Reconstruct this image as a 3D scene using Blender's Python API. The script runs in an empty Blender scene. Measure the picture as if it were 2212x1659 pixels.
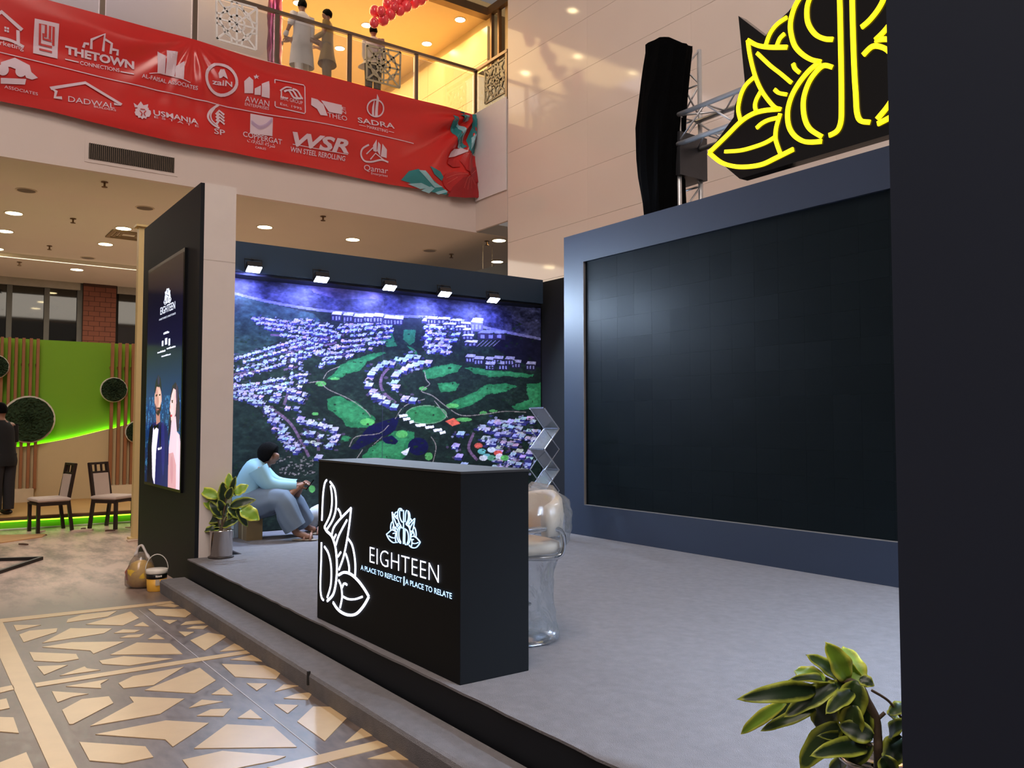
import bpy, bmesh, math, random
import numpy as np
from mathutils import Vector, Matrix
rnd = random.Random(7)
S = bpy.context.scene
COL = S.collection
# ------------------------------------------------------------------ camera
FPX = 1800.0; PIT = math.radians(2.72); YAW = math.radians(54.14)
CAMP = Vector((0, 0, 1.6))
Fh = Vector((-math.sin(YAW), math.cos(YAW), 0)); RR = Vector((math.cos(YAW), math.sin(YAW), 0)); ZZ = Vector((0, 0, 1))
FW = Fh * math.cos(PIT) + ZZ * math.sin(PIT); UPV = -Fh * math.sin(PIT) + ZZ * math.cos(PIT)
cd = bpy.data.cameras.new('camera'); cd.sensor_width = 36; cd.lens = 36 * FPX / 2212; cd.clip_end = 200
co = bpy.data.objects.new('camera', cd); COL.objects.link(co); co.location = CAMP
co.rotation_euler = (math.pi / 2 + PIT, 0, YAW); S.camera = co
# ------------------------------------------------------------------ world, lights, exposure
S.view_settings.view_transform = 'Standard'; S.view_settings.look = 'None'
S.view_settings.exposure = 0.0; S.view_settings.gamma = 1.0; S.view_settings.use_curve_mapping = False
W = bpy.data.worlds.new('mall_air'); S.world = W; W.use_nodes = True
W.node_tree.nodes['Background'].inputs[0].default_value = (1.0, 0.86, 0.78, 1); W.node_tree.nodes['Background'].inputs[1].default_value = 0.17
def area(name, loc, target, sx, sy, power, col):
    l = bpy.data.lights.new(name, 'AREA'); l.shape = 'RECTANGLE'; l.size = sx; l.size_y = sy; l.energy = power; l.color = col
    o = bpy.data.objects.new(name, l); COL.objects.link(o); o.location = loc
    o.rotation_euler = (Vector(target) - Vector(loc)).to_track_quat('-Z', 'Y').to_euler(); return o
area('atrium_ceiling_light', (-1.5, -0.5, 17), (-5, 3, 0), 5, 5, 1100, (1.0, 0.84, 0.73))
area('atrium_side_light', (5, -5, 13), (-9, 6, 3), 6, 6, 900, (1.0, 0.89, 0.83))
area('gallery_light', (-19.5, 7.5, 11.2), (-19.5, 7.5, 0), 7, 6, 520, (1.0, 0.70, 0.32))
area('gallery_light_2', (-16.5, 2, 11.2), (-16.5, 2, 0), 1.2, 9, 110, (1.0, 0.88, 0.90))
area('under_balcony_light', (-21.5, 5, 5.85), (-21.5, 5, 0), 8, 8, 900, (1.0, 0.90, 0.76))
cy = S.cycles; cy.max_bounces = 6; cy.diffuse_bounces = 3; cy.glossy_bounces = 3; cy.transmission_bounces = 4; cy.transparent_max_bounces = 12
cy.caustics_reflective = False; cy.caustics_refractive = False; cy.sample_clamp_indirect = 5.0; cy.adaptive_threshold = 0.03; cy.light_sampling_threshold = 0.04; cy.use_light_tree = False
# ------------------------------------------------------------------ helpers
def ray(x, y): return FW + RR * ((x - 1106) / FPX) - UPV * ((y - 829.5) / FPX)
def hx(x, y, X): d = ray(x, y); return CAMP + d * ((X - CAMP.x) / d.x)
def hy(x, y, Y): d = ray(x, y); return CAMP + d * ((Y - CAMP.y) / d.y)
def hz(x, y, z): d = ray(x, y); return CAMP + d * ((z - CAMP.z) / d.z)
def at(x, y, D): return CAMP + ray(x, y) * D
def lin(c):
    out = []
    for v in c[:3]:
        v = v / 255.0
        out.append(v / 12.92 if v <= 0.04045 else ((v + 0.055) / 1.055) ** 2.4)
    return (out[0], out[1], out[2], 1.0)
MATS = {}
def mat(name, col, rough=0.6, metal=0.0, var=0.12, vscale=6.0, bump=0.0, bscale=60.0, emit=None, es=0.0, spec=0.5, trans=0.0, attr=None, coat=0.0):
    if name in MATS: return MATS[name]
    m = bpy.data.materials.new(name); m.use_nodes = True; nt = m.node_tree; N = nt.nodes; L = nt.links
    b = N['Principled BSDF']; c = lin(col)
    b.inputs['Roughness'].default_value = rough; b.inputs['Metallic'].default_value = metal
    b.inputs['Specular IOR Level'].default_value = spec; b.inputs['Transmission Weight'].default_value = trans
    b.inputs['Coat Weight'].default_value = coat
    tc = N.new('ShaderNodeTexCoord')
    if attr:
        a = N.new('ShaderNodeAttribute'); a.attribute_name = attr
        L.new(a.outputs['Color'], b.inputs['Base Color'])
        if es: L.new(a.outputs['Color'], b.inputs['Emission Color']); b.inputs['Emission Strength'].default_value = es
    else:
        n = N.new('ShaderNodeTexNoise'); n.inputs['Scale'].default_value = vscale; n.inputs["Detail"].default_value = 2
        L.new(tc.outputs['Object'], n.inputs['Vector'])
        r = N.new('ShaderNodeMix'); r.data_type = 'RGBA'
        r.inputs['A'].default_value = tuple(v * (1 - var) for v in c[:3]) + (1,)
        r.inputs['B'].default_value = tuple(min(1, v * (1 + var)) for v in c[:3]) + (1,)
        L.new(n.outputs['Fac'], r.inputs['Factor']); L.new(r.outputs['Result'], b.inputs['Base Color'])
        if emit: b.inputs['Emission Color'].default_value = lin(emit); b.inputs['Emission Strength'].default_value = es
    if bump:
        n2 = N.new('ShaderNodeTexNoise'); n2.inputs['Scale'].default_value = bscale; n2.inputs['Detail'].default_value = 4
        L.new(tc.outputs['Object'], n2.inputs['Vector'])
        bp = N.new('ShaderNodeBump'); bp.inputs['Strength'].default_value = bump; bp.inputs['Distance'].default_value = 0.02
        L.new(n2.outputs['Fac'], bp.inputs['Height']); L.new(bp.outputs['Normal'], b.inputs['Normal'])
    MATS[name] = m; return m
def clear_mat(name, tint=(255, 255, 255), gloss=0.12, rough=0.03, milk=0.0, fres=0.9):
    if name in MATS: return MATS[name]
    m = bpy.data.materials.new(name); m.use_nodes = True; nt = m.node_tree; N = nt.nodes; L = nt.links
    N.remove(N['Principled BSDF']); out = N['Material Output']
    t = N.new('ShaderNodeBsdfTransparent'); t.inputs[0].default_value = lin(tint)
    g = N.new('ShaderNodeBsdfGlossy'); g.inputs['Roughness'].default_value = rough
    fr = N.new('ShaderNodeFresnel'); fr.inputs[0].default_value = 1.45
    mp = N.new('ShaderNodeMath'); mp.operation = 'MULTIPLY_ADD'; mp.inputs[1].default_value = fres; mp.inputs[2].default_value = gloss * 0.3
    L.new(fr.outputs[0], mp.inputs[0])
    mx = N.new('ShaderNodeMixShader'); L.new(mp.outputs[0], mx.inputs[0]); L.new(t.outputs[0], mx.inputs[1]); L.new(g.outputs[0], mx.inputs[2])
    last = mx.outputs[0]
    if milk:
        d = N.new('ShaderNodeBsdfDiffuse'); d.inputs[0].default_value = lin((235, 235, 235))
        m2 = N.new('ShaderNodeMixShader'); m2.inputs[0].default_value = milk; L.new(last, m2.inputs[1]); L.new(d.outputs[0], m2.inputs[2]); last = m2.outputs[0]
    L.new(last, out.inputs['Surface']); MATS[name] = m; return m
def link(o, parent=None):
    COL.objects.link(o)
    if parent is not None:
        o.parent = parent; o.matrix_parent_inverse = Matrix.Identity(4)
    return o
def tag(o, label=None, cat=None, group=None, kind=None):
    if label: o['label'] = label
    if cat: o['category'] = cat
    if group: o['group'] = group
    if kind: o['kind'] = kind
    return o
def wpos(o):
    p = Vector((0, 0, 0))
    while o is not None: p += o.location; o = o.parent
    return p
def mesh_obj(name, verts, faces, m, parent=None, smooth=False, local=False):
    """one mesh object; verts in world space (moved to the parent's origin)"""
    off = Vector((0, 0, 0)) if (parent is None or local) else wpos(parent)
    me = bpy.data.meshes.new(name); me.from_pydata([tuple(Vector(v) - off) for v in verts], [], faces)
    me.update()
    if m is not None: me.materials.append(m)
    if smooth: me.polygons.foreach_set('use_smooth', [True] * len(me.polygons))
    return link(bpy.data.objects.new(name, me), parent)
def thing(name, loc, label, cat, group=None, kind=None):
    o = bpy.data.objects.new(name, None); o.empty_display_size = 0.1; o.location = Vector(loc); COL.objects.link(o)
    return tag(o, label, cat, group, kind)
class MB:
    def __init__(s): s.v = []; s.f = []
    def add(s, v, f):
        n = len(s.v); s.v += [Vector(x) for x in v]; s.f += [tuple(i + n for i in q) for q in f]; return s
    def box(s, a, b):
        x0, y0, z0 = a; x1, y1, z1 = b
        return s.add([(x0, y0, z0), (x1, y0, z0), (x1, y1, z0), (x0, y1, z0), (x0, y0, z1), (x1, y0, z1), (x1, y1, z1), (x0, y1, z1)],
                     [(0, 3, 2, 1), (4, 5, 6, 7), (0, 1, 5, 4), (1, 2, 6, 5), (2, 3, 7, 6), (3, 0, 4, 7)])
    def prism(s, pts, ext):
        """polygon pts (3D) extruded by vector ext"""
        n = len(pts); e = Vector(ext); p = [Vector(q) for q in pts]
        nrm = Vector((0, 0, 0))
        for i in range(n): nrm += p[i].cross(p[(i + 1) % n])
        if nrm.dot(e) > 0: p = p[::-1]
        v = p + [q + e for q in p]
        f = [tuple(range(n)), tuple(range(2 * n - 1, n - 1, -1))] + [((i + 1) % n, i, i + n, (i + 1) % n + n) for i in range(n)]
        return s.add(v, f)
    def tube(s, pts, r, k=8, cap=True):
        pts = [Vector(p) for p in pts]; n = len(pts); rs = r if isinstance(r, (list, tuple)) else [r] * n
        base = len(s.v); prev = None
        for i, p in enumerate(pts):
            d = (pts[min(i + 1, n - 1)] - pts[max(i - 1, 0)])
            d = d.normalized() if d.length > 1e-9 else Vector((0, 0, 1))
            if prev is None:
                a = d.cross(Vector((0, 0, 1)))
                if a.length < 1e-3: a = d.cross(Vector((1, 0, 0)))
            else: a = prev - d * prev.dot(d)
            a.normalize(); prev = a; b = d.cross(a)
            for j in range(k):
                t = 2 * math.pi * j / k; s.v.append(p + (a * math.cos(t) + b * math.sin(t)) * rs[i])
        for i in range(n - 1):
            for j in range(k):
                s.f.append((base + i * k + j, base + i * k + (j + 1) % k, base + (i + 1) * k + (j + 1) % k, base + (i + 1) * k + j))
        if cap:
            s.f.append(tuple(base + j for j in range(k))[::-1]); s.f.append(tuple(base + (n - 1) * k + j for j in range(k)))
        return s
    def rings(s, rings, cap=True):
        """rings: lists of equal length of points"""
        base = len(s.v); k = len(rings[0])
        for r in rings: s.v += [Vector(q) for q in r]
        for i in range(len(rings) - 1):
            for j in range(k): s.f.append((base + i * k + j, base + i * k + (j + 1) % k, base + (i + 1) * k + (j + 1) % k, base + (i + 1) * k + j))
        if cap: s.f.append(tuple(base + j for j in range(k))[::-1]); s.f.append(tuple(base + (len(rings) - 1) * k + j for j in range(k)))
        return s
    def lathe(s, c, prof, k=20, cap=True):
        c = Vector(c)
        return s.rings([[c + Vector((r * math.cos(2 * math.pi * j / k), r * math.sin(2 * math.pi * j / k), z)) for j in range(k)] for r, z in prof], cap)
    def ball(s, c, rx, ry, rz, k=14, n=9, axes=None):
        A = axes or (Vector((1, 0, 0)), Vector((0, 1, 0)), Vector((0, 0, 1))); c = Vector(c)
        rr = []
        for i in range(n + 1):
            t = math.pi * min(max(i / n, 0.02), 0.98)
            rr.append([c + A[0] * rx * math.sin(t) * math.cos(2 * math.pi * j / k) + A[1] * ry * math.sin(t) * math.sin(2 * math.pi * j / k) - A[2] * rz * math.cos(t) for j in range(k)])
        return s.rings(rr)
    def go(s, name, m, parent=None, smooth=False): return mesh_obj(name, s.v, s.f, m, parent, smooth)
def box(name, a, b, m, parent=None): return MB().box(a, b).go(name, m, parent)
def crom(p, n=6, closed=False):
    p = [Vector(q) for q in p]
    if len(p) < 3: return p
    out = []; N = len(p)
    for i in range(N - 1):
        a, b, c, d = p[max(i - 1, 0)], p[i], p[i + 1], p[min(i + 2, N - 1)]
        for j in range(n):
            t = j / n
            out.append(0.5 * ((2 * b) + (c - a) * t + (2 * a - 5 * b + 4 * c - d) * t * t + (3 * b - a - 3 * c + d) * t ** 3))
    out.append(p[-1]); return out
def ribbon(mb, pts, w, n, th, smooth=True, seg=5):
    """flat stroke of width w lying in the plane with normal n, raised by th along n"""
    p = crom(pts, seg) if smooth else [Vector(q) for q in pts]
    n = Vector(n).normalized(); k = len(p); ls = []; rs = []
    for i in range(k):
        d1 = (p[i] - p[i - 1]).normalized() if i else (p[1] - p[0]).normalized()
        d2 = (p[i + 1] - p[i]).normalized() if i < k - 1 else d1
        d = d1 + d2
        d = d.normalized() if d.length > 1e-6 else d1
        s = n.cross(d); q = max(0.6, d.dot(d1)); s = s * (w / 2 / q)
        ls.append(p[i] + s); rs.append(p[i] - s)
    ring = [[ls[i], rs[i], rs[i] + n * th, ls[i] + n * th] for i in range(k)]
    mb.rings(ring); return mb
_txt = {}
def text_geo(body, bold=0.0, spacing=1.0, shear=0.0):
    key = (body, bold, spacing, shear)
    if key in _txt: return _txt[key]
    cu = bpy.data.curves.new('t', 'FONT'); cu.body = body; cu.size = 1; cu.offset = bold; cu.space_character = spacing; cu.shear = shear; cu.resolution_u = 3
    o = bpy.data.objects.new('t', cu); COL.objects.link(o)
    dg = bpy.context.evaluated_depsgraph_get(); me = bpy.data.meshes.new_from_object(o.evaluated_get(dg))
    v = [(q.co.x, q.co.y) for q in me.vertices]; f = [tuple(p.vertices) for p in me.polygons]
    bpy.data.objects.remove(o); bpy.data.meshes.remove(me); bpy.data.curves.remove(cu)
    x0 = min(a for a, b in v); x1 = max(a for a, b in v)
    H = 0.70
    v = [((a - x0) / (x1 - x0), b / H) for a, b in v]
    _txt[key] = (v, f); return _txt[key]
def text3(mb, body, p0, p1, up, lift=Vector((0, 0, 0)), fn=None, **kw):
    """text whose baseline runs p0->p1 and whose capitals reach up (vector)"""
    v, f = text_geo(body, **kw); p0 = Vector(p0); d = Vector(p1) - p0; up = Vector(up)
    q = [p0 + d * a + up * b + lift for a, b in v]
    if fn: q = [fn(x) for x in q]
    mb.add(q, f); return mb
def copy_tree(o, parent=None):
    c = o.copy(); COL.objects.link(c); c.parent = parent
    for ch in list(o.children): copy_tree(ch, c)
    return c
# ------------------------------------------------------------------ measures of the place
SG = 0.305            # stage height
STEP = 0.125
YF = 2.21             # stage front
YL = 6.37             # front of the big screen wall
XM = -9.90            # face of the mural
YB = 7.72             # dark back wall
XF = -15.63           # edge of the gallery
YW = 10.28            # clad wall on the right
ZC = 5.95             # ceiling under the gallery
ZU = 8.63             # floor of the gallery
ZUC = 11.3            # its ceiling
WHITE = mat('white_paint', (226, 212, 204), 0.55, var=0.04)
BLACK = mat('black_board', (23, 25, 31), 0.6, var=0.06, vscale=2, spec=0.25)
NAVY = mat('navy_board', (48, 58, 76), 0.5, var=0.06, vscale=2)
# ================================================================== SETTING
# ---- floor with inlaid stone
def floor_mat():
    m = bpy.data.materials.new('dusty_marble'); m.use_nodes = True; nt = m.node_tree; N = nt.nodes; L = nt.links; b = N['Principled BSDF']
    tc = N.new('ShaderNodeTexCoord'); mp = N.new('ShaderNodeMapping'); mp.inputs['Rotation'].default_value = (0, 0, 0.35); mp.inputs['Scale'].default_value = (1.0, 2.6, 1)
    L.new(tc.outputs['Object'], mp.inputs['Vector'])
    n1 = N.new('ShaderNodeTexNoise'); n1.inputs['Scale'].default_value = 1.3; n1.inputs['Detail'].default_value = 7; n1.inputs['Roughness'].default_value = 0.65
    n2 = N.new('ShaderNodeTexNoise'); n2.inputs['Scale'].default_value = 9; n2.inputs['Detail'].default_value = 6
    L.new(mp.outputs[0], n1.inputs['Vector']); L.new(mp.outputs[0], n2.inputs['Vector'])
    r1 = N.new('ShaderNodeValToRGB'); e = r1.color_ramp.elements
    e[0].position = 0.25; e[0].color = lin((56, 48, 45)); e[1].position = 0.75; e[1].color = lin((116, 102, 95))
    L.new(n2.outputs['Fac'], r1.inputs['Fac'])
    r2 = N.new('ShaderNodeValToRGB'); e = r2.color_ramp.elements      # dust lying over the far part of the hall
    e[0].position = 0.38; e[0].color = lin((142, 120, 110)); e[1].position = 0.58; e[1].color = lin((220, 190, 174))
    L.new(n1.outputs['Fac'], r2.inputs['Fac'])
    sx = N.new('ShaderNodeSeparateXYZ'); L.new(tc.outputs['Object'], sx.inputs[0])
    nn = N.new('ShaderNodeMath'); nn.operation = 'MULTIPLY_ADD'; nn.inputs[1].default_value = 2.4; L.new(n1.outputs['Fac'], nn.inputs[0]); L.new(sx.outputs['X'], nn.inputs[2])
    mr = N.new('ShaderNodeMapRange'); mr.inputs['From Min'].default_value = -7.0; mr.inputs['From Max'].default_value = -8.2; L.new(nn.outputs[0], mr.inputs['Value'])
    ad = N.new('ShaderNodeMath'); ad.operation = 'MULTIPLY_ADD'; ad.inputs[1].default_value = 1.0; ad.inputs[2].default_value = 0.10; L.new(mr.outputs[0], ad.inputs[0])
    cl = N.new('ShaderNodeClamp'); L.new(ad.outputs[0], cl.inputs[0])
    mx = N.new('ShaderNodeMix'); mx.data_type = 'RGBA'; L.new(cl.outputs[0], mx.inputs['Factor']); L.new(r1.outputs[0], mx.inputs['A']); L.new(r2.outputs[0], mx.inputs['B'])
    L.new(mx.outputs['Result'], b.inputs['Base Color'])
    rm = N.new('ShaderNodeMapRange'); rm.inputs['To Min'].default_value = 0.22; rm.inputs['To Max'].default_value = 0.5; L.new(n2.outputs['Fac'], rm.inputs['Value']); L.new(rm.outputs[0], b.inputs['Roughness'])
    return m
floor = MB().box((-34, -9, -0.2), (7, 16, 0)).go('floor', floor_mat()); tag(floor, 'dark marble hall floor with cream stone inlay and plaster dust', 'floor', kind='structure')
CREAM = mat('cream_stone', (208, 176, 132), 0.3, var=0.10, vscale=7, bump=0.03, bscale=30)
c5 = [[(0,525),(22,525),(270,1030),(600,1659),(640,1730),(415,1730),(385,1659),(105,1040),(0,800)], [(0,498),(1330,358),(1362,372),(20,524),(0,526)],
 [(270,1000),(1936,742),(1966,763),(285,1030)], [(0,1035),(100,1015),(114,1048),(0,1075)],
 [(105,545),(320,545),(130,590)], [(150,620),(230,590),(450,570),(440,600),(185,680)], [(520,525),(530,500),(640,465),(915,435),(840,480)], [(670,540),(1020,440),(1085,490),(960,548)],
 [(330,685),(550,570),(875,573),(810,610)], [(330,718),(560,680),(970,675),(730,770),(705,745)], [(230,757),(595,772),(615,810),(470,835),(265,825)], [(290,868),(530,858),(345,935)],
 [(465,942),(660,870),(680,885),(785,897)], [(775,825),(965,790),(1350,808),(1010,862),(800,850)], [(860,778),(1070,682),(1330,690),(1425,772)], [(1045,552),(1115,522),(1165,556)],
 [(890,608),(960,580),(1095,585),(1050,603)], [(935,645),(1000,625),(1130,615),(1085,640)], [(1155,655),(1220,618),(1285,655)], [(1155,420),(1440,420),(1500,450),(1450,485),(1220,470)],
 [(1265,505),(1385,507),(1325,537)], [(1410,545),(1450,520),(1560,510),(1600,530)], [(1455,572),(1510,555),(1630,550),(1590,575)], [(1395,597),(1515,600),(1445,635)],
 [(1485,665),(1625,605),(1780,630),(1600,745)], [(1716,752),(1830,690),(1926,735)], [(1220,395),(1330,378),(1400,395),(1360,405)],
 [(405,1063),(690,1083),(570,1105),(450,1150)], [(515,1025),(850,968),(785,1005),(790,1040)], [(925,1000),(1040,945),(1435,873),(1200,1015),(965,1040)], [(1130,1055),(1560,880),(1685,978),(1520,1078)],
 [(485,1210),(640,1125),(850,1103),(885,1155),(570,1320),(540,1320)], [(705,1335),(1045,1150),(1010,1105),(1440,1122),(1250,1240)], [(745,1400),(1295,1292),(1630,1312),(1350,1497),(1290,1440)],
 [(620,1460),(1135,1495),(1197,1578),(960,1627),(700,1605)], [(0,1130),(50,1120),(75,1195),(0,1210)], [(0,1265),(105,1268),(147,1390),(0,1378)], [(0,1620),(205,1540),(258,1659),(280,1720),(0,1720)],
 [(1425,1600),(1736,1530),(2231,1572),(2146,1605),(1876,1659),(1700,1700),(1480,1670)]]
c6 = [[(205,1087),(300,1030),(372,1093)], [(30,1193),(130,1130),(295,1143)], [(90,1255),(200,1205),(355,1198),(300,1258)], [(410,1272),(510,1205),(600,1278)], [(70,1510),(325,1322),(690,1340),(872,1500)],
 [(480,1000),(640,1003),(560,1058)], [(700,1065),(770,1010),(885,1020)], [(770,1118),(860,1085),(1000,1070),(960,1128)], [(697,1163),(882,1172),(800,1237)], [(875,1300),(1000,1183),(1130,1185),(1265,1270),(1090,1452)],
 [(1250,1463),(1385,1345),(1480,1405)], [(640,1659),(1500,1450),(1590,1490),(940,1659),(850,1690)], [(1425,1590),(1640,1525),(1780,1600)], [(285,850),(620,862),(750,915),(710,968),(390,950)], [(350,815),(520,780),(610,830)]]
for poly, ox in [(p, 0) for p in c5] + [(p, 400) for p in c6]:
    pts = [hz(ox + x / 3.615, 1200 + y / 3.615, 0.0) for x, y in poly]
    MB().prism([(p.x, p.y, -0.004) for p in pts], (0, 0, 0.0075)).go('inlay_stone', CREAM, floor)
JOINT = mat('pale_joint', (176, 164, 160), 0.5)
a, b2 = hz(300, 1318, 0), hz(795, 1715, 0)
d = (b2 - a).normalized(); s = Vector((-d.y, d.x, 0)) * 0.003
MB().prism([a - s + ZZ * -.002, b2 - s + ZZ * -.002, b2 + s + ZZ * -.002, a + s + ZZ * -.002], (0, 0, 0.004)).go('joint_line', JOINT, floor)
# ---- clad wall on the right (tiles with recessed joints)
WALL = mat('beige_wall_tile', (232, 216, 206), 0.08, var=0.05, vscale=0.6, spec=0.4)
wr = thing('wall_right', (-14.375, YW, 0), 'tall wall clad in polished beige tiles behind the big screen', 'wall', kind='structure')
box('backing', (-14.34, YW + 0.03, 0), (6, YW + 0.3, 15.4), mat('joint_grey', (176, 146, 128), 0.8), wr)
PW, PH = 2.60, 0.972
pm = MB().box((0.0008, 0, 0.0025), (PW - 0.0008, 0.03, PH - 0.0025))
pme = bpy.data.meshes.new('tile'); pme.from_pydata([tuple(v) for v in pm.v], [], pm.f); pme.materials.append(WALL)
for i in range(8):
    for j in range(16):
        o = link(bpy.data.objects.new('tile', pme), wr); o.location = (i * PW, 0, 5.46 - 6 * PH + j * PH + 0.37)
        if j == 0: o.location.z = 0.0; o.scale.z = 1.0
    # joints measured at 5.46, 6.44, 7.42 ...
for o in wr.children:
    if o.name.startswith('tile'): o.location.z -= 0.37
# ---- gallery slab, fascia, ceilings
CEIL = mat('ceiling_paint', (218, 208, 192), 0.7, var=0.03, vscale=1)
FASC = mat('fascia_paint', (222, 206, 198), 0.6, var=0.04, vscale=1)
ce = MB().box((-28.2, -9, ZC), (XF - 0.06, 16, ZC + 0.25)).go('ceiling', CEIL); tag(ce, 'beige plaster ceiling under the gallery', 'ceiling', kind='structure')
ce.data.materials[0] = CEIL
fs = thing('trim_1', (XF, YW, ZC), 'pale fascia along the gallery edge above the ground floor', 'fascia', kind='structure')
box('fascia_board', (XF - 0.06, -9, ZC), (XF, YW, ZU - 0.02), FASC, fs)
box('return_board', (XF - 0.06, YW, ZC + 0.0), (-14.39, YW + 0.06, ZU - 0.02), FASC, fs)
box('cloth_cover', (XF + 0.02, YW - 0.035, 6.62), (-14.395, YW - 0.015, ZU + 0.02), mat('white_cloth', (232, 226, 230), 0.8, var=0.03), fs)
box('ledge', (XF - 0.1, -9, ZC - 0.03), (XF + 0.02, YW + 0.02, ZC + 0.02), FASC, fs)
box('ceiling_step', (-28.2, -9, ZC - 0.12), (-24.6, 16, ZC), CEIL, ce)
sl = MB().box((-30, -9, ZU - 0.3), (XF - 0.0, 16, ZU)).go('trim_2', mat('slab_edge', (220, 208, 204), 0.5)); tag(sl, 'edge of the gallery floor slab', 'floor slab', kind='structure')
uc = MB().box((-30, -9, ZUC), (XF - 0.25, 16, ZUC + 0.2)).go('trim_3', mat('gallery_ceiling', (226, 196, 140), 0.6, var=0.03)); tag(uc, 'warm lit ceiling of the upper gallery', 'ceiling', kind='structure')
UW = mat('gallery_wall', (226, 200, 140), 0.25, var=0.04, vscale=1)
wu = thing('wall_gallery', (-20, 10.85, ZU), 'glossy yellow lit wall closing the upper gallery', 'wall', kind='structure')
for i in range(5):
    for j in range(3):
        box('panel', (-30 + i * 2.8, 10.85, ZU + j * 0.8), (-30 + i * 2.8 + 2.79, 10.95, min(ZUC, ZU + j * 0.8 + 0.79)), UW, wu)
box('backing', (-30, 10.96, ZU), (-15.9, 11.1, ZUC), UW, wu)
wb = MB().box((-30.2, -9, ZU), (-30, 16, ZUC)).go('wall_back', UW); tag(wb, 'far wall of the upper gallery', 'wall', kind='structure')
wk = MB().box((-17.6, -9, ZU), (-17.4, 6.15, ZUC)).go('wall_left', mat('lilac_wall', (182, 170, 176), 0.5, var=0.04, vscale=1)); tag(wk, 'lilac grey partition behind the gallery glass', 'wall', kind='structure')
# bronze frame between gallery and clad wall
BRZ = mat('bronze', (120, 92, 62), 0.35, 0.7)
sf = thing('door_1', (-15.9, 10.8, ZU), 'bronze framed glazed opening beside the clad wall', 'door', kind='structure')
for px in (1063, 1079): p = hy(px, 100, 10.8); box('mullion', (p.x - 0.03, 10.76, ZU), (p.x + 0.03, 10.84, ZUC), BRZ, sf)
box('head_beam', (-16.05, -9, ZUC - 0.14), (-15.82, 10.84, ZUC + 0.05), BRZ, sf); box('head_beam', (-15.82, 10.72, ZUC - 0.14), (-14.4, 10.84, ZUC + 0.05), BRZ, sf)
box('jamb_panel', (-15.3, 10.86, ZU), (-14.3, 10.96, ZUC), mat('jamb', (222, 190, 132), 0.4), sf)
# ---- far ground floor: windows and brick pier
XB = -27.9
DK = mat('dark_frame', (72, 68, 62), 0.5)
GLASSD = mat('dark_window', (20, 20, 18), 0.04, var=0.1, spec=0.6)
def window(n, pxs, y0, y1, label):
    p0 = hx(pxs[0], 650, XB); p1 = hx(pxs[-1], 650, XB)
    w = thing(n, (XB, p0.y, 0), label, 'window', kind='structure')
    for a_, b_ in zip(pxs[:-1], pxs[1:]):
        ya, yb = hx(a_, 650, XB).y, hx(b_, 650, XB).y
        box('pane', (XB - 0.04, ya + 0.06, 3.3), (XB - 0.02, yb - 0.06, ZC - 0.3), GLASSD, w)
        box('mullion', (XB - 0.06, yb - 0.07, 0), (XB + 0.06, yb + 0.07, ZC - 0.12), DK, w)
        box('transom', (XB - 0.05, ya, 3.1), (XB + 0.05, yb, 3.32), DK, w)
        box('lower_panel', (XB - 0.05, ya, 0), (XB - 0.02, yb, 3.1), DK, w)
    box('head', (XB - 0.06, p0.y, ZC - 0.34), (XB + 0.08, p1.y, ZC - 0.12), mat('grey_head', (150, 140, 128), 0.5), w)
window('window_1', [-140, -62, 20, 101, 172], 590, 725, 'dark ribbon window beyond the green partition, left of the brick pier')
window('window_2', [252, 330, 430], 590, 725, 'dark window right of the brick pier behind the tall black tower')
pa, pb = hx(180, 650, XB + 0.2), hx(252, 650, XB + 0.2)
bp = thing('brick_pier', (XB, pa.y, 0), 'brown brick pier between the two dark windows', 'pier', kind='structure')
BRK = mat('brown_brick', (112, 62, 44), 0.8, var=0.2, vscale=3)
box('core', (XB - 0.3, pa.y, 0), (XB + 0.15, pb.y, ZC - 0.12), mat('mortar', (70, 42, 34), 0.9), bp)
nb = 0
for k in range(20):
    z = 2.9 + k * 0.15
    if z + 0.14 > ZC - 0.12: break
    wd = (pb.y - pa.y); off = (k % 2) * 0.5
    xs = [pa.y] + [pa.y + (i + off) * wd / 3 for i in range(0, 4) if 0.02 < (i + off) / 3 < 0.98] + [pb.y]
    for ya, yb in zip(xs[:-1], xs[1:]):
        box('brick', (XB + 0.15, ya + 0.008, z), (XB + 0.165, yb - 0.008, z + 0.138), BRK, bp)
wf = MB().box((-28.4, -9, 0), (-28.1, 16, ZC)).go('wall_far', mat('far_wall', (60, 54, 48), 0.7)); tag(wf, 'dim wall at the far end under the gallery', 'wall', kind='structure')
wd2 = MB().box((-24, 10.3, 0), (-14.4, 10.5, ZC - 0.9)).go('wall_side', mat('dark_shop', (34, 30, 28), 0.6)); tag(wd2, 'dark shopfront under the gallery corner', 'wall', kind='structure')
# ---- stage and step
CARP = mat('grey_carpet', (128, 124, 126), 0.95, var=0.16, vscale=18, bump=0.5, bscale=220, spec=0.1)
st = thing('stage_platform', (-5, YF, 0), 'low exhibition stage covered in grey carpet with black riser', 'stage')
outl = [(-8.345, YF), (-1.285, YF), (-1.285, 2.66), (1.2, 2.66), (1.2, 7.75), (-10.2, 7.75), (-10.2, 2.72), (-8.345, 2.72)]
MB().prism([(x, y, 0) for x, y in outl], (0, 0, SG - 0.012)).go('riser', BLACK, st)
o2 = []
for i in range(60): o2.append((-8.345 + 7.06 * i / 59, YF - 0.012 + rnd.uniform(-0.006, 0.006)))
o2 += [(-1.285, 2.66), (1.2, 2.66), (1.2, 7.75), (-10.2, 7.75), (-10.2, 2.72), (-8.345, 2.72)]
MB().prism([(x, y, SG - 0.012) for x, y in o2], (0, 0, 0.012)).go('carpet', CARP, st)
p = hz(345, 1253, STEP)
sp = thing('carpeted_step', (-5, 1.97, 0), 'long carpeted step running along the front of the stage', 'step')
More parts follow.
